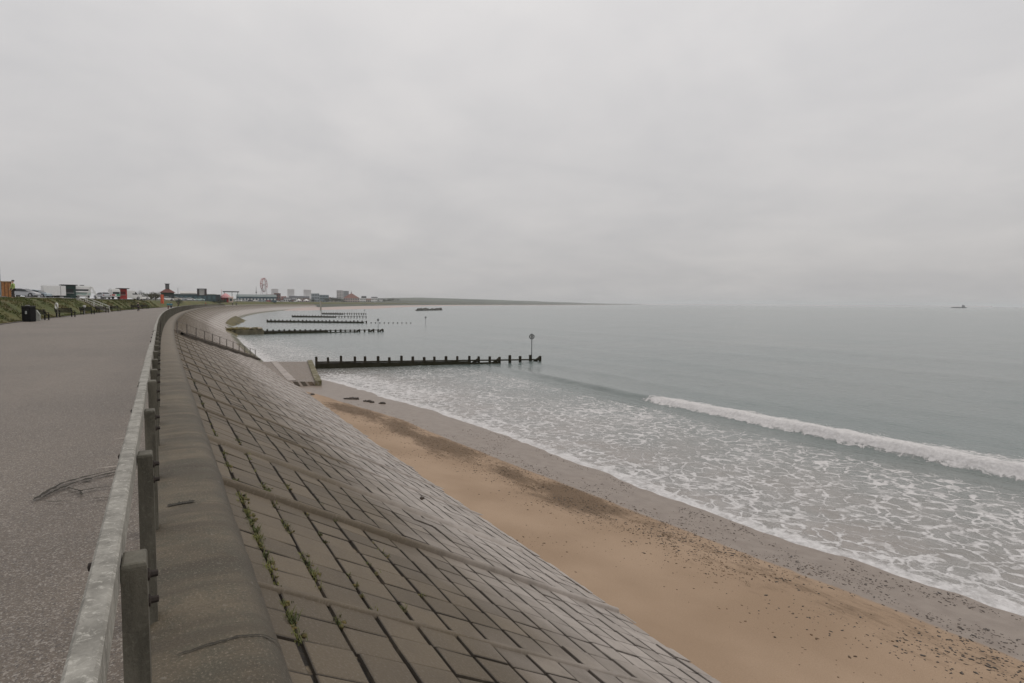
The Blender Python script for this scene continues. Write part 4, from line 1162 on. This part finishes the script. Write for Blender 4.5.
vehicle('car', 'silver car parked just right of the white A shaped frame', 'car', at(103, 138, 2.42), R(150), SILV)
vehicle('car', 'dark car behind the silver one, right of the white frame', 'car', at(108, 150, 2.42), R(110), DGREY)
vehicle('van', 'white van parked just right of the red kiosk', 'van', at(131.5, 158, 2.4), R(35), WPAINT)
vehicle('car', 'white car in front of the dark bush, right of the white van', 'car', at(141.5, 172, 2.3), R(60), WPAINT)
for k, (px, a, rz, m_, lab) in enumerate(((168, -17.5, 40, WPAINT, 'white car at the foot of the red roofed pavilion'), (176.5, -18, 20, M('cream_paint', (.6, .55, .48), .35, .05), 'cream car right of the red roofed pavilion'), (183, -19, 25, SILV, 'silver car in front of the left end of the teal hall'), (190.5, -18, 20, WPAINT, 'white car below the middle of the teal hall'), (200.5, -18, 15, M('mint_paint', (.45, .58, .54), .35, .05), 'mint coloured car under the dark gateway'), (208.5, -18, 10, WPAINT, 'white car right of the mint coloured one'), (215, -19, 10, M('grey_blue_paint', (.38, .48, .50), .35, .05), 'grey blue car left of the pink and red tent'))):
    s = s_for(px, a); v = P(s, a, bank_z(s, a) + .05); vehicle('car', lab, 'car', v, R(rz), m_)

cols_ = [WPAINT, SILV, DGREY, WPAINT, BLUEP, REDP, WPAINT, SILV, DGREY, WPAINT]
wh = ['white car left end of the far row by the amusement hall', 'silver car second in the far row by the amusement hall', 'dark car third in the far row by the amusement hall', 'white car in the middle of the far row', 'pale blue car in the far row below the big wheel', 'red car in the far row below the brick block', 'white car in the far row left of the white beach house', 'silver car in the far row right of the brick block', 'dark car in the far row below the gazebos', 'white car at the right end of the far row']
for k, px in enumerate((239, 245, 250.5, 256, 262.5, 269, 277.5, 283, 291, 296)):
    s = s_for(px, -16.8); v = P(s, -16.8, bank_z(s, -16.8) + .1); vehicle('car', wh[k], 'car', v, R(17 * k % 60), cols_[k])
# box trailer, kiosks, food van
def face(v): return math.atan2(-v.x, v.y) * 1.0   # turns local -y towards the viewpoint
def standing(name, label, cat, px, zc, z=2.4, turn=0.0, group=None):
    v = at(px, zc, z); return thing(name, label, cat, v, math.atan2(-v.x, v.y) + R(turn), group)
t_ = standing('box_trailer', 'large plain white box trailer with dark underside on the bank top', 'trailer', 54.5, 118, 2.4, 12)
m = MB(); m.box((0, 0, 1.42), (3.6, 2.0, 1.95), bev=.05); m.build('body', WPAINT, t_)
m = MB(); m.box((0, 0, .36), (3.3, 1.7, .16)); m.build('chassis', CASTI, t_)
for x in (-.5, .5):
    for y in (-.85, .85): m = MB(); m.tube((x, y - .1, .3), (x, y + .1, .3), .3, .3, 14); m.build('wheel', TYRE, t_)
m = MB(); m.box((.95, -1.01, 1.40), (.04, .03, 1.8)); m.build('door_seam', DGREY, t_)
m = MB(); m.tube((1.8, 0, .4), (2.7, 0, .4), .06, .06, 8); m.build('drawbar', CASTI, t_)
v0 = standing('utility_cabinet', 'small white cabinet between the trailer and the dark green kiosk', 'cabinet', 62, 121, 2.4); m = MB(); m.box((0, 0, 1.1), (.75, .7, 2.1), bev=.03); m.build('cabinet', WPAINT, v0); m = MB(); m.box((0, -.36, 1.1), (.5, .02, 1.6)); m.build('door', M('off_white', (.52, .52, .51), .6), v0)
DGREEN = M('dark_green_paint', (.014, .04, .034), .6, .2, 2)
def kiosk(label, px, zc, w, d, h, wall_m, roof_m, hatch_m, turn=0, over=.25, sign=None, z=2.4):
    k = standing('kiosk', label, 'kiosk', px, zc, z, turn)
    m = MB(); m.box((0, 0, h / 2), (w, d, h), bev=.02); m.build('wall', wall_m, k)
    m = MB(); m.box((0, -over * .3, h + .09), (w + 2 * over, d + 2 * over, .16), bev=.03); m.build('roof', roof_m, k)
    m = MB(); m.box((0, -d / 2 - .012, h * .58), (w * .62, .03, h * .32)); m.build('hatch', hatch_m, k)
    m = MB(); m.box((0, -d / 2 - .14, h * .40), (w * .7, .26, .05)); m.build('counter', WHITE, k)
    if sign: m = MB(); m.box((0, -d / 2 - .02, h * .87), (w * .8, .04, h * .14)); m.build('sign_board', sign, k)
    return k
kiosk('dark green kiosk with flat dark roof right of the white trailer', 69.5, 124, 2.2, 2, 2.6, DGREEN, M('dark_roof', (.022, .03, .03), .7), M('hatch_dark', (.008, .01, .01), .6), 8, .3)
fv = standing('food_van', 'white and pale green food van with dark serving window band', 'food van', 82.5, 127, 2.4, 14)
m = MB(); m.box((0, 0, 1.5), (3.0, 1.9, 2.3), bev=.22); m.build('body', WPAINT, fv)
m = MB(); m.box((-.1, -.96, 1.72), (2.5, .03, .34)); m.build('window_band', GLASS, fv)
m = MB(); m.box((0, -.96, .95), (2.7, .028, .55)); m.build('green_panel', M('pale_green_paint', (.42, .54, .50), .5, .05), fv)
m = MB(); m.box((-.1, -1.1, 1.28), (2.2, .3, .05)); m.build('counter', WHITE, fv)
m = MB(); m.box((.1, 0, 2.72), (.75, .5, .16), bev=.05); m.build('roof_vent', DGREY, fv)
for x in (-.9, .9):
    m = MB(); m.tube((x, -.95, .3), (x, -.75, .3), .3, .3, 14); m.build('wheel', TYRE, fv)
ic = standing('ice_cream_van', 'white van with a green and red striped side left of the red kiosk', 'van', 115, 148, 2.4, 20)
m = MB(); m.box((0, 0, 1.45), (2.1, 1.9, 2.1), bev=.2); m.build('body', WPAINT, ic)
m = MB(); m.box((.1, -.96, 1.45), (1.5, .03, .5)); m.build('window', GLASS, ic)
m = MB(); m.box((.55, -.965, .95), (.8, .02, .45)); m.build('green_panel', M('bright_green_paint', (.06, .28, .17), .5), ic)
m = MB(); m.box((-.5, -.965, .95), (.7, .02, .30)); m.build('red_panel', REDP, ic)
for x in (-.6, .6):
    m = MB(); m.tube((x, -.95, .3), (x, -.75, .3), .3, .3, 14); m.build('wheel', TYRE, ic)
kiosk('bright red kiosk with a dark overhanging roof', 123.3, 150, 1.75, 1.8, 2.5, REDP, M('dark_roof2', (.03, .025, .024), .7), M('hatch_red', (.10, .012, .012), .6), 5, .5)
# tall timber cabin and blue-grey column at the left edge
ORN = M('orange_timber', (.34, .155, .055), .75, .25, 4)
oc = standing('timber_cabin', 'narrow orange brown timber cabin beside the hi-vis worker', 'cabin', 7.6, 74, 2.2, 0)
m = MB(); m.box((0, 0, .95), (.98, 1.0, 1.9), bev=.02); m.build('wall', ORN, oc)
m = MB()
for x in (-.45, -.15, .18, .46): m.box((x, -.515, .95), (.06, .03, 1.86))
m.build('batten', M('brown_timber', (.12, .055, .022), .8), oc)
m = MB(); m.box((0, 0, 1.95), (1.15, 1.15, .10)); m.build('roof', M('pale_timber', (.30, .22, .14), .8), oc)
bc = standing('column', 'tall blue grey column cut by the left edge of the view', 'column', -.9, 80, 2.2)
m = MB(); m.box((0, 0, 2.0), (.62, .62, 4.0), bev=.04); m.build('shaft', M('blue_grey_panel', (.12, .16, .18), .6, .2), bc); m = MB(); m.box((0, 0, 4.04), (.68, .68, .08)); m.build('cap', DGREY, bc); m = MB(); m.box((0, 0, .15), (.8, .8, .3), bev=.03); m.build('base', CONC, bc)

# bushes and trees behind the bank
def tree(name, label, cat, px, zc, w, h, z=2.1, trunk=True, seed=0, m_=None, group=None, dens=1.0):
    t_ = thing(name, label, cat, at(px, zc, z), 0, group); random.seed(seed + 100)
    if trunk:
        m = MB(); m.tube((0, 0, -.3), (.05 * w, 0, h * .55), w * .045, w * .025, 7)
        for k in range(5):
            q = k * 1.3; m.tube((.04 * w, 0, h * (.3 + .05 * k)), (w * .33 * math.cos(q), w * .33 * math.sin(q), h * (.6 + .06 * k)), w * .018, w * .008, 5)
        m.build('trunk', M('bark', (.05, .04, .03), .9), t_)
    m = MB(); lob = [(random.uniform(-.36, .36) * w, random.uniform(-.3, .3) * w, h * random.uniform(.35, .85), w * random.uniform(.14, .26)) for _ in range(14)]
    for cx, cy, cz, r in lob:
        for _ in range(int(90 * dens)):
            d = Vector((random.gauss(0, 1), random.gauss(0, 1), random.gauss(0, 1))).normalized(); c = Vector((cx, cy, cz)) + d * r * random.uniform(.6, 1.15)
            if c.z < .02 * h: continue
            u = Vector((random.gauss(0, 1), random.gauss(0, 1), random.gauss(0, 1))).normalized(); v = u.cross(d); s_ = w * random.uniform(.02, .045)
            m.add([c - u * s_, c + v * s_ * .6, c + u * s_, c - v * s_ * .6], [(0, 1, 2, 3)])
    m.build('crown', m_ or LEAF, t_)
    return t_
LEAF = M('dark_leaf', (.028, .038, .018), .8, .5, .6); LEAF2 = M('brown_green_leaf', (.062, .060, .032), .85, .4, .5)
tree('bush', 'dark green bush behind the white car left of the pavilion', 'bush', 142, 185, 3.4, 2.6, 2.2, True, 1, None, 'bushes behind the bank top')
tree('bush', 'wide brown green bush next to the pavilion wall', 'bush', 156, 215, 5.0, 2.9, 2.2, True, 2, LEAF2, 'bushes behind the bank top')
tree('bush', 'low brown bush between the dark bush and the pavilion', 'bush', 150, 205, 4.0, 2.0, 2.2, True, 3, LEAF2, 'bushes behind the bank top')
tree('bush', 'round dark bush on the grass below the cream car', 'bush', 179.6, 235, 2.6, 2.0, .55, True, 4, None, 'bushes behind the bank top')
tree('bush', 'low dark bush on the grass in front of the teal hall', 'bush', 222, 330, 4.0, 1.5, 1.2, False, 5, None, 'bushes behind the bank top')
fl = standing('banner_flag', 'upright orange red banner flag on the grass left of the teal walker', 'flag', 162.6, 176, .9); m = MB(); m.tube((-.4, 0, -.3), (-.4, 0, 3.1), .03, .02, 8); m.build('pole', DSTEEL, fl)
m = MB(); rows = [[Vector((-.38 + .85 * j / 5, .06 * math.sin(j * 1.3 + i * .4), .4 + 2.6 * i / 9 - .02 * j)) for j in range(6)] for i in range(10)]; m.grid(rows); m.grid([[v + Vector((0, .02, 0)) for v in r] for r in rows]); m.build('banner', M('orange_cloth', (.50, .10, .045), .8, .12, 2), fl)

# ------------------------------------------------------------------ buildings along the front and the town behind
PANE = M('window_glass', (.04, .05, .055), .2, .3, .5)
def building(label, px0, px1, ytop, zc, wall_m, depth=10, roof='flat', roof_m=None, rise=0.0, rows_=0, cols=0, z=2.0, name='building', cat='building', turn=0, win_m=None, win_h=.5, door=False, group=None, base=0.0):
    pc = (px0 + px1) / 2; w = (px1 - px0) / F * zc * math.hypot(1, (pc - 512) / F) / (1 + ((pc - 512) / F) ** 2) ** .0 
    w = (px1 - px0) / F * zc / math.sqrt(1 + ((pc - 512) / F) ** 2)
    h = zrow(pc, ytop, zc) - z - rise
    b = standing(name, label, cat, pc, zc, z, turn, group)
    m = MB(); m.box((0, depth / 2, h / 2 - base / 2), (w, depth, h + base)); m.build('wall', wall_m, b)
    rm = roof_m or wall_m
    if roof == 'flat':
        m = MB(); m.box((0, depth / 2, h + .12), (w + .3, depth + .3, .24)); m.build('roof', rm, b)
    elif roof == 'gable':
        m = MB(); x, y0, y1 = w / 2 + .3, -.3, depth + .3; ym = depth / 2
        m.add([(-x, y0, h), (x, y0, h), (x, ym, h + rise), (-x, ym, h + rise), (-x, y1, h), (x, y1, h)], [(0, 1, 2, 3), (3, 2, 5, 4), (0, 3, 4), (1, 5, 2), (0, 4, 5, 1)]); m.build('roof', rm, b)
    elif roof == 'hip':
        m = MB(); x, y0, y1 = w / 2 + .5, -.5, depth + .5; r = w * .08; ym = depth / 2
        m.add([(-x, y0, h), (x, y0, h), (x, y1, h), (-x, y1, h), (-r, ym - r * .5, h + rise), (r, ym - r * .5, h + rise), (r, ym + r * .5, h + rise), (-r, ym + r * .5, h + rise)], [(0, 1, 5, 4), (1, 2, 6, 5), (2, 3, 7, 6), (3, 0, 4, 7), (4, 5, 6, 7), (3, 2, 1, 0)]); m.build('roof', rm, b)
    for i in range(rows_):
        for j in range(cols):
            ww = w / cols * .55; hh = h / rows_ * win_h
            m = MB(); m.box((-w / 2 + w / cols * (j + .5), -.03, h * (i + .52) / rows_), (ww, .12, hh)); m.build('window', win_m or PANE, b)
    if door: m = MB(); m.box((w * .3, -.04, 1.05), (1.1, .1, 2.1)); m.build('door', DGREY, b)
    return b, w, h
REDROOF = M('red_brown_roof', (.115, .045, .036), .85, .25, 1.5); TEAL = M('teal_cladding', (.028, .058, .066), .6, .15, .5); PALE = M('pale_render', (.50, .49, .47), .8, .1, .3)
pv_, w, h = building('small pavilion with red brown hipped roof and a grey lantern on top', 161.5, 174.8, 288.3, 238, M('dark_green_wall', (.022, .04, .028), .7), 5, 'hip', REDROOF, 1.7, 1, 4, 2.1, 'pavilion', 'pavilion', 0, None, .5, True)
m = MB(); m.box((0, 2.5, h + 1.7 + .75), (1.4, 1.4, 2.0), bev=.04); m.build('lantern', M('grey_lantern', (.10, .10, .10), .7), pv_); m = MB(); m.box((0, 2.5, h + 3.5), (1.9, 1.9, .16)); m.build('lantern_cap', DGREY, pv_)
m = MB(); m.box((0, -.2, .55), (w + .4, .2, .9)); m.build('apron_wall', M('pale_stone', (.42, .38, .34), .8), pv_)
lp = standing('lamp_post', 'thin grey lamp post standing right of the pavilion', 'lamp post', 178.7, 222, 2.1); m = MB(); m.tube((0, 0, 0), (0, 0, 4.6), .09, .05, 8); m.build('pole', POLEM, lp); m = MB(); m.box((0, -.3, 4.65), (.2, .7, .12), bev=.03); m.build('lamp_head', POLEM, lp)
bl, w, h = building('long low teal hall with pale roof edge facing the parked cars', 175, 217, 294.3, 330, TEAL, 14, 'flat', M('pale_roof_edge', (.40, .42, .40), .7), 0, 1, 9, 2.0, 'hall', 'hall', 4, M('hall_panel', (.045, .10, .12), .4), .45)
building('white roofed plant block rising behind the teal hall', 181, 197, 291.2, 350, M('pale_plant_wall', (.46, .42, .39), .8), 8, 'gable', M('grey_white_roof', (.45, .44, .42), .8), 1.2, 1, 4)
gt = standing('gateway', 'dark square gateway frame rising over the teal hall', 'gateway', 202.5, 322, 6.0)
m = MB()
for x in (-1.75, 1.75): m.box((x, 0, .8), (1.1, 1.0, 3.4), bev=.04)
m.build('pillar', M('dark_brown_panel', (.045, .036, .034), .7), gt); m = MB(); m.box((0, 0, 2.65), (4.7, 1.1, .42)); m.build('beam', DGREY, gt); m = MB(); m.box((0, .3, .9), (2.3, .2, 2.9)); m.build('infill', PALE, gt)
building('dark block joining the teal hall to the pink and red tent', 214, 221, 295, 345, M('dark_slate_wall', (.035, .045, .055), .7), 8, 'flat', DGREY, 0, 1, 2)
tn = standing('fairground_tent', 'rounded pink and red fairground tent under the dark canopy', 'tent', 226, 352, 1.6)
m = MB(); m.lathe([(2.7, 0), (2.65, 2.6), (2.9, 2.7)], n=16); m.build('wall', M('tent_red', (.42, .045, .05), .75, .3, .8), tn, smooth=True)
m = MB(); m.lathe([(3.1, 2.65), (2.6, 3.5), (1.5, 4.5), (.25, 5.3), (.0, 5.4)], n=16); m.build('canopy', M('tent_pink', (.50, .24, .25), .75, .2, .8), tn, smooth=True)
m = MB(); m.tube((-2.0, 0, 4), (-2.0, 0, 7.6), .16, .1, 8); m.build('mast', M('mast_pink', (.50, .30, .30), .7), tn)
m = MB(); m.box((0, -2.7, 1.1), (1.4, .2, 2.2)); m.build('entrance', M('tent_dark', (.05, .02, .02), .8), tn)
bh, w, h = building('cream booth standing right of the pink and red tent', 229, 233.5, 296.5, 350, M('cream_booth', (.50, .40, .34), .8), 3, 'gable', M('booth_roof', (.45, .34, .30), .8), .6, 1, 1, 1.6)
cn = standing('flat_canopy', 'flat dark canopy roof on slim posts behind the tent', 'canopy', 231.5, 380, 2.0)
m = MB(); m.box((0, 2, 6.25), (9.4, 5, .6), bev=.06); m.build('roof', M('canopy_dark', (.05, .05, .048), .7), cn)
for x in (-3.8, .6, 3.9): m = MB(); m.tube((x, 0, 0), (x, 0, 6.0), .16, .16, 8); m.build('post', DGREY, cn)
building('long blue teal amusement hall with a grey roof below the big wheel', 237, 277, 294.3, 540, M('blue_teal_wall', (.045, .085, .105), .6, .3, .2), 25, 'gable', M('grey_green_roof', (.14, .17, .165), .7, .1, .2), 2.2, 1, 12, 1.8, 'hall', 'hall', 0, PALE, .30)
# Ferris wheel and the mast ride
fw = standing('ferris_wheel', 'tall red rimmed big wheel rising above the amusement hall', 'big wheel', 264.4, 700, 2.0, 67)
RW, HW = 7.7, 20.1; WRED = M('wheel_red', (.33, .075, .065), .6, .1); WWH = M('wheel_white', (.52, .50, .50), .6, .1)
n = 32
for y in (-.9, .9):
    m = MB()
    for rr in (RW, RW - 1.1):
        for i in range(n):
            if 19 <= i <= 28: continue
            q0, q1 = 2 * math.pi * i / n, 2 * math.pi * (i + 1) / n; m.tube((rr * math.cos(q0), y, HW + rr * math.sin(q0)), (rr * math.cos(q1), y, HW + rr * math.sin(q1)), .17, .17, 6, False)
    m.build('rim', WRED, fw)
    m = MB()
    for rr in (RW, RW - 1.1):
        for i in range(19, 29):
            q0, q1 = 2 * math.pi * i / n, 2 * math.pi * (i + 1) / n; m.tube((rr * math.cos(q0), y, HW + rr * math.sin(q0)), (rr * math.cos(q1), y, HW + rr * math.sin(q1)), .2, .2, 6, False)
    m.build('pale_rim', WWH, fw)
m = MB()
for i in range(16):
    q = 2 * math.pi * i / 16
    for y in (-.9, .9): m.tube((0, y, HW), (RW * math.cos(q), y, HW + RW * math.sin(q)), .06, .06, 5, False)
m.build('spokes', WWH, fw)
m = MB(); m.tube((0, -1.4, HW), (0, 1.4, HW), .7, .7, 12); m.build('hub', WWH, fw)
for y in (-1.6, 1.6):
    for x in (-5, 5): m = MB(); m.tube((x, y * 2, 0), (0, y, HW), .35, .25, 6); m.build('leg', WWH, fw)
for i in range(16):
    q = 2 * math.pi * (i + .5) / 16; m = MB(); m.box((RW * math.cos(q), 0, HW + RW * math.sin(q) - .5), (.7, 1.0, .8), bev=.15); m.build('gondola', WRED if i % 2 else WWH, fw)
ms = standing('ride_mast', 'thin dark ride mast left of the big wheel', 'mast', 256.7, 690, 2.0); m = MB(); m.tube((0, 0, 0), (0, 0, 17.5), .32, .2, 6); m.build('mast', POLEM, ms); m = MB(); m.box((0, 0, 11), (1.6, 1.6, .9), bev=.1); m.build('car', DGREY, ms)
BRICK = M('brick_red', (.15, .072, .056), .9, .2, .2)
building('square red brick block just right of the big wheel', 274.5, 281, 293.4, 720, BRICK, 10, 'flat', None, 0, 3, 3, 1.8)
building('low dark red roofed building at the foot of the big wheel', 266.5, 274.5, 294.3, 715, BRICK, 10, 'gable', REDROOF, 2.2, 1, 4, 1.8)
HZ_ = [('left pale concrete tower block above the brick building', 272.3, 278.8, 288.4), ('middle one of three pale concrete tower blocks on the skyline', 288.3, 294.8, 288.7), ('right pale concrete tower block of the three on the skyline', 304.4, 311.4, 289.2)]
TOWERM = M('tower_concrete', (.46, .42, .41), .85, .1, .02)
for lab, a, b, y in HZ_: building(lab, a, b, y + .6, 4500, TOWERM, 22, 'flat', None, 0, 9, 5, 2, 'tower_block', 'tower block', 12, M('tower_pane', (.30, .29, .29), .4), .45, False, 'tower blocks behind the town', 0)
WB = M('white_render', (.74, .73, .71), .8, .08, .1); GR = M('slate_roof', (.07, .072, .078), .8, .2, .2)
for k, (a, b, y, zc, wm_, rf, rm_, ri, r_, c_, lab) in enumerate((
    (281.5, 286.5, 296.2, 740, BRICK, 'gable', REDROOF, 2, 1, 3, 'small brick house right of the square red brick block'),
    (284, 292, 297.4, 710, WB, 'gable', GR, 1.6, 1, 4, 'white house with dark window facing the beach below the middle tower'),
    (289.5, 297, 295.8, 800, WB, 'gable', GR, 3.0, 2, 4, 'white building with slate roof behind the white beach house'),
    (297, 304, 296.0, 820, M('cream_render', (.46, .43, .38), .8, .1, .1), 'gable', GR, 2.6, 2, 4, 'cream building with slate roof left of the right hand tower'),
    (303, 309.5, 296.2, 780, M('brown_render', (.22, .17, .15), .8, .1, .1), 'gable', GR, 2.4, 1, 4, 'brown walled building under the right hand tower'),
    (297.5, 310, 299.6, 735, M('pink_render', (.45, .36, .34), .8, .1, .1), 'flat', None, 0, 1, 6, 'long low pinkish seafront building'),
    (311.5, 319.5, 293.6, 1000, M('blue_grey_glass', (.24, .28, .30), .5, .15, .05), 'flat', None, 0, 3, 5, 'blue grey glass fronted block, left of two'),
    (319.6, 329, 295.0, 1020, M('blue_grey_panel2', (.20, .25, .27), .5, .15, .05), 'flat', None, 0, 3, 6, 'lower blue grey block, right of two'),
    (336.8, 343.2, 290.4, 1900, TOWERM, 'flat', None, 0, 8, 4, 'pale grey slab block left of the pyramid roofed hall'),
    (343.4, 349, 291.0, 1950, M('tower_grey', (.21, .21, .215), .85, .1, .02), 'flat', None, 0, 8, 4, 'grey slab block directly behind the pyramid roofed hall'),
    (361.5, 366.5, 296.2, 1330, M('dark_render', (.055, .06, .06), .8, .2, .1), 'flat', None, 0, 2, 3, 'dark block on the white seafront terrace'),
    (357, 376, 298.2, 1290, WB, 'flat', None, 0, 2, 14, 'long white terrace right of the pyramid roofed hall'),
    (371.5, 377.5, 296.8, 1340, WB, 'gable', GR, 3, 2, 4, 'white house at the right end of the town'))):
    building(lab, a, b, y, zc, wm_, 12, rf, rm_, ri, r_, c_, 1.8)
for k, (a, b, y, zc, wm_, ri, lab) in enumerate(((326, 331, 297.2, 1080, WB, 2.5, 'white gabled house behind the shore clump, left of two'), (332, 338, 297.6, 1120, M('sand_render', (.40, .35, .28), .8, .1, .1), 2.5, 'sand coloured house behind the shore clump, right of two'),
        (277, 283, 298.2, 730, M('grey_render', (.30, .30, .29), .8, .1, .1), 1.6, 'grey house in front of the square red brick block'), (291.5, 295, 298.6, 700, M('red_render', (.20, .09, .07), .8, .1, .1), 1.4, 'small red shed between white house and cream building'),
        (366, 371, 298.6, 1250, M('tan_render', (.38, .34, .28), .8, .1, .1), 2, 'tan house before the white terrace'), (379, 383, 298.6, 1480, WB, 2.5, 'isolated white house past the end of the terrace'))):
    building(lab, a, b, y, zc, wm_, 10, 'gable', GR if k % 2 else REDROOF, ri, 1, 3, 1.8)
bh, w, h = building('big hall with a red brown pyramid roof and thin spire', 343.5, 359.5, 293.6, 1150, M('pinkish_stone', (.40, .33, .30), .8, .1, .1), 26, 'hip', M('ballroom_roof', (.17, .075, .055), .85, .15, .1), 8.5, 2, 7, 1.8, 'domed_hall', 'hall')
m = MB(); m.tube((0, 13, h + 8), (0, 13, h + 14.5), 1.0, .15, 8); m.build('spire', REDROOF, bh)
for k, (px, zc, w, h) in enumerate(((327, 900, 9, 8), (331, 960, 12, 9), (335.5, 940, 10, 8), (339, 1010, 12, 9), (343, 1060, 10, 6), (313, 760, 6, 5), (295, 745, 5, 4), (358, 1180, 8, 5), (381, 1500, 22, 9), (387, 1600, 30, 10), (394, 1750, 34, 11))):
    tree('tree', ['dark leafy tree left end of the clump on the shore', 'broad dark tree second in the shore clump', 'dark tree in the middle of the shore clump', 'dark tree near the right end of the shore clump', 'low dark tree below the slab blocks', 'small tree in front of the blue grey block', 'small tree beside the cream building', 'small tree at the right corner of the pyramid roofed hall', 'first tree of the far shore belt past the town', 'second broad tree of the far shore belt', 'third broad tree of the far shore belt'][k], 'tree', px, zc, w, h, 1.4, True, 20 + k, None, 'trees along the far shore', .6)
# white gazebo tents and vans on the far front
for k, (px, zc, lab) in enumerate(((299, 700, 'white gazebo on the far front, left of two'), (306.5, 705, 'white gazebo on the far front, right of two'))):
    g_ = standing('gazebo', lab, 'gazebo', px, zc, 1.7); m = MB(); m.lathe([(3.4, 2.2), (1.8, 3.1), (0, 4.3)], n=4); m.build('canopy', WHITE, g_)
    for x in (-2, 2):
        for y in (-2, 2): m = MB(); m.tube((x, y, 0), (x, y, 2.4), .1, .1, 6); m.build('leg', WHITE, g_)
# wall end tower by the fifth groyne
ob = standing('slipway_post', 'pale upright concrete post at the far end of the sea wall', 'post', 320.8, 500, -4.2); m = MB(); m.box((0, 0, 3.4), (1.3, 1.3, 8.0), bev=.1); m.build('shaft', M('pale_post', (.33, .30, .25), .85), ob); m = MB(); m.box((0, 0, 7.5), (1.7, 1.7, .3)); m.build('cap', CONC, ob)

# ------------------------------------------------------------------ ship on the horizon
d = 2500; v = at(958, d, WATER); sh = thing('ship', 'dark cargo ship low on the horizon far out at sea', 'ship', v, R(4)); sh.scale = (.40,) * 3
SHM = M('ship_hull', (.035, .032, .036), .7, .1, .02)
m = MB(); m.profile([(-78, -1, .8), (76, -1, .4), (84, 9, .35), (74, 8, .9), (-80, 8, .95), (-84, 7, .9)], 11); m.build('hull', SHM, sh, fix=True)
m = MB(); m.box((46, 0, 16), (22, 16, 17), bev=.8); m.box((46, 0, 26), (12, 20, 4), bev=.5); m.build('superstructure', M('ship_house', (.07, .065, .07), .7, .1, .02), sh)
m = MB(); m.tube((52, 0, 26), (52, 0, 38), .9, .6, 8); m.build('mast', SHM, sh); m = MB(); m.tube((38, 0, 24), (37, 0, 33), 2.6, 2.2, 12); m.build('funnel', SHM, sh)
m = MB(); m.box((-20, 0, 9.2), (90, 15, 2.6), bev=.4); m.build('hatch_cover', SHM, sh)
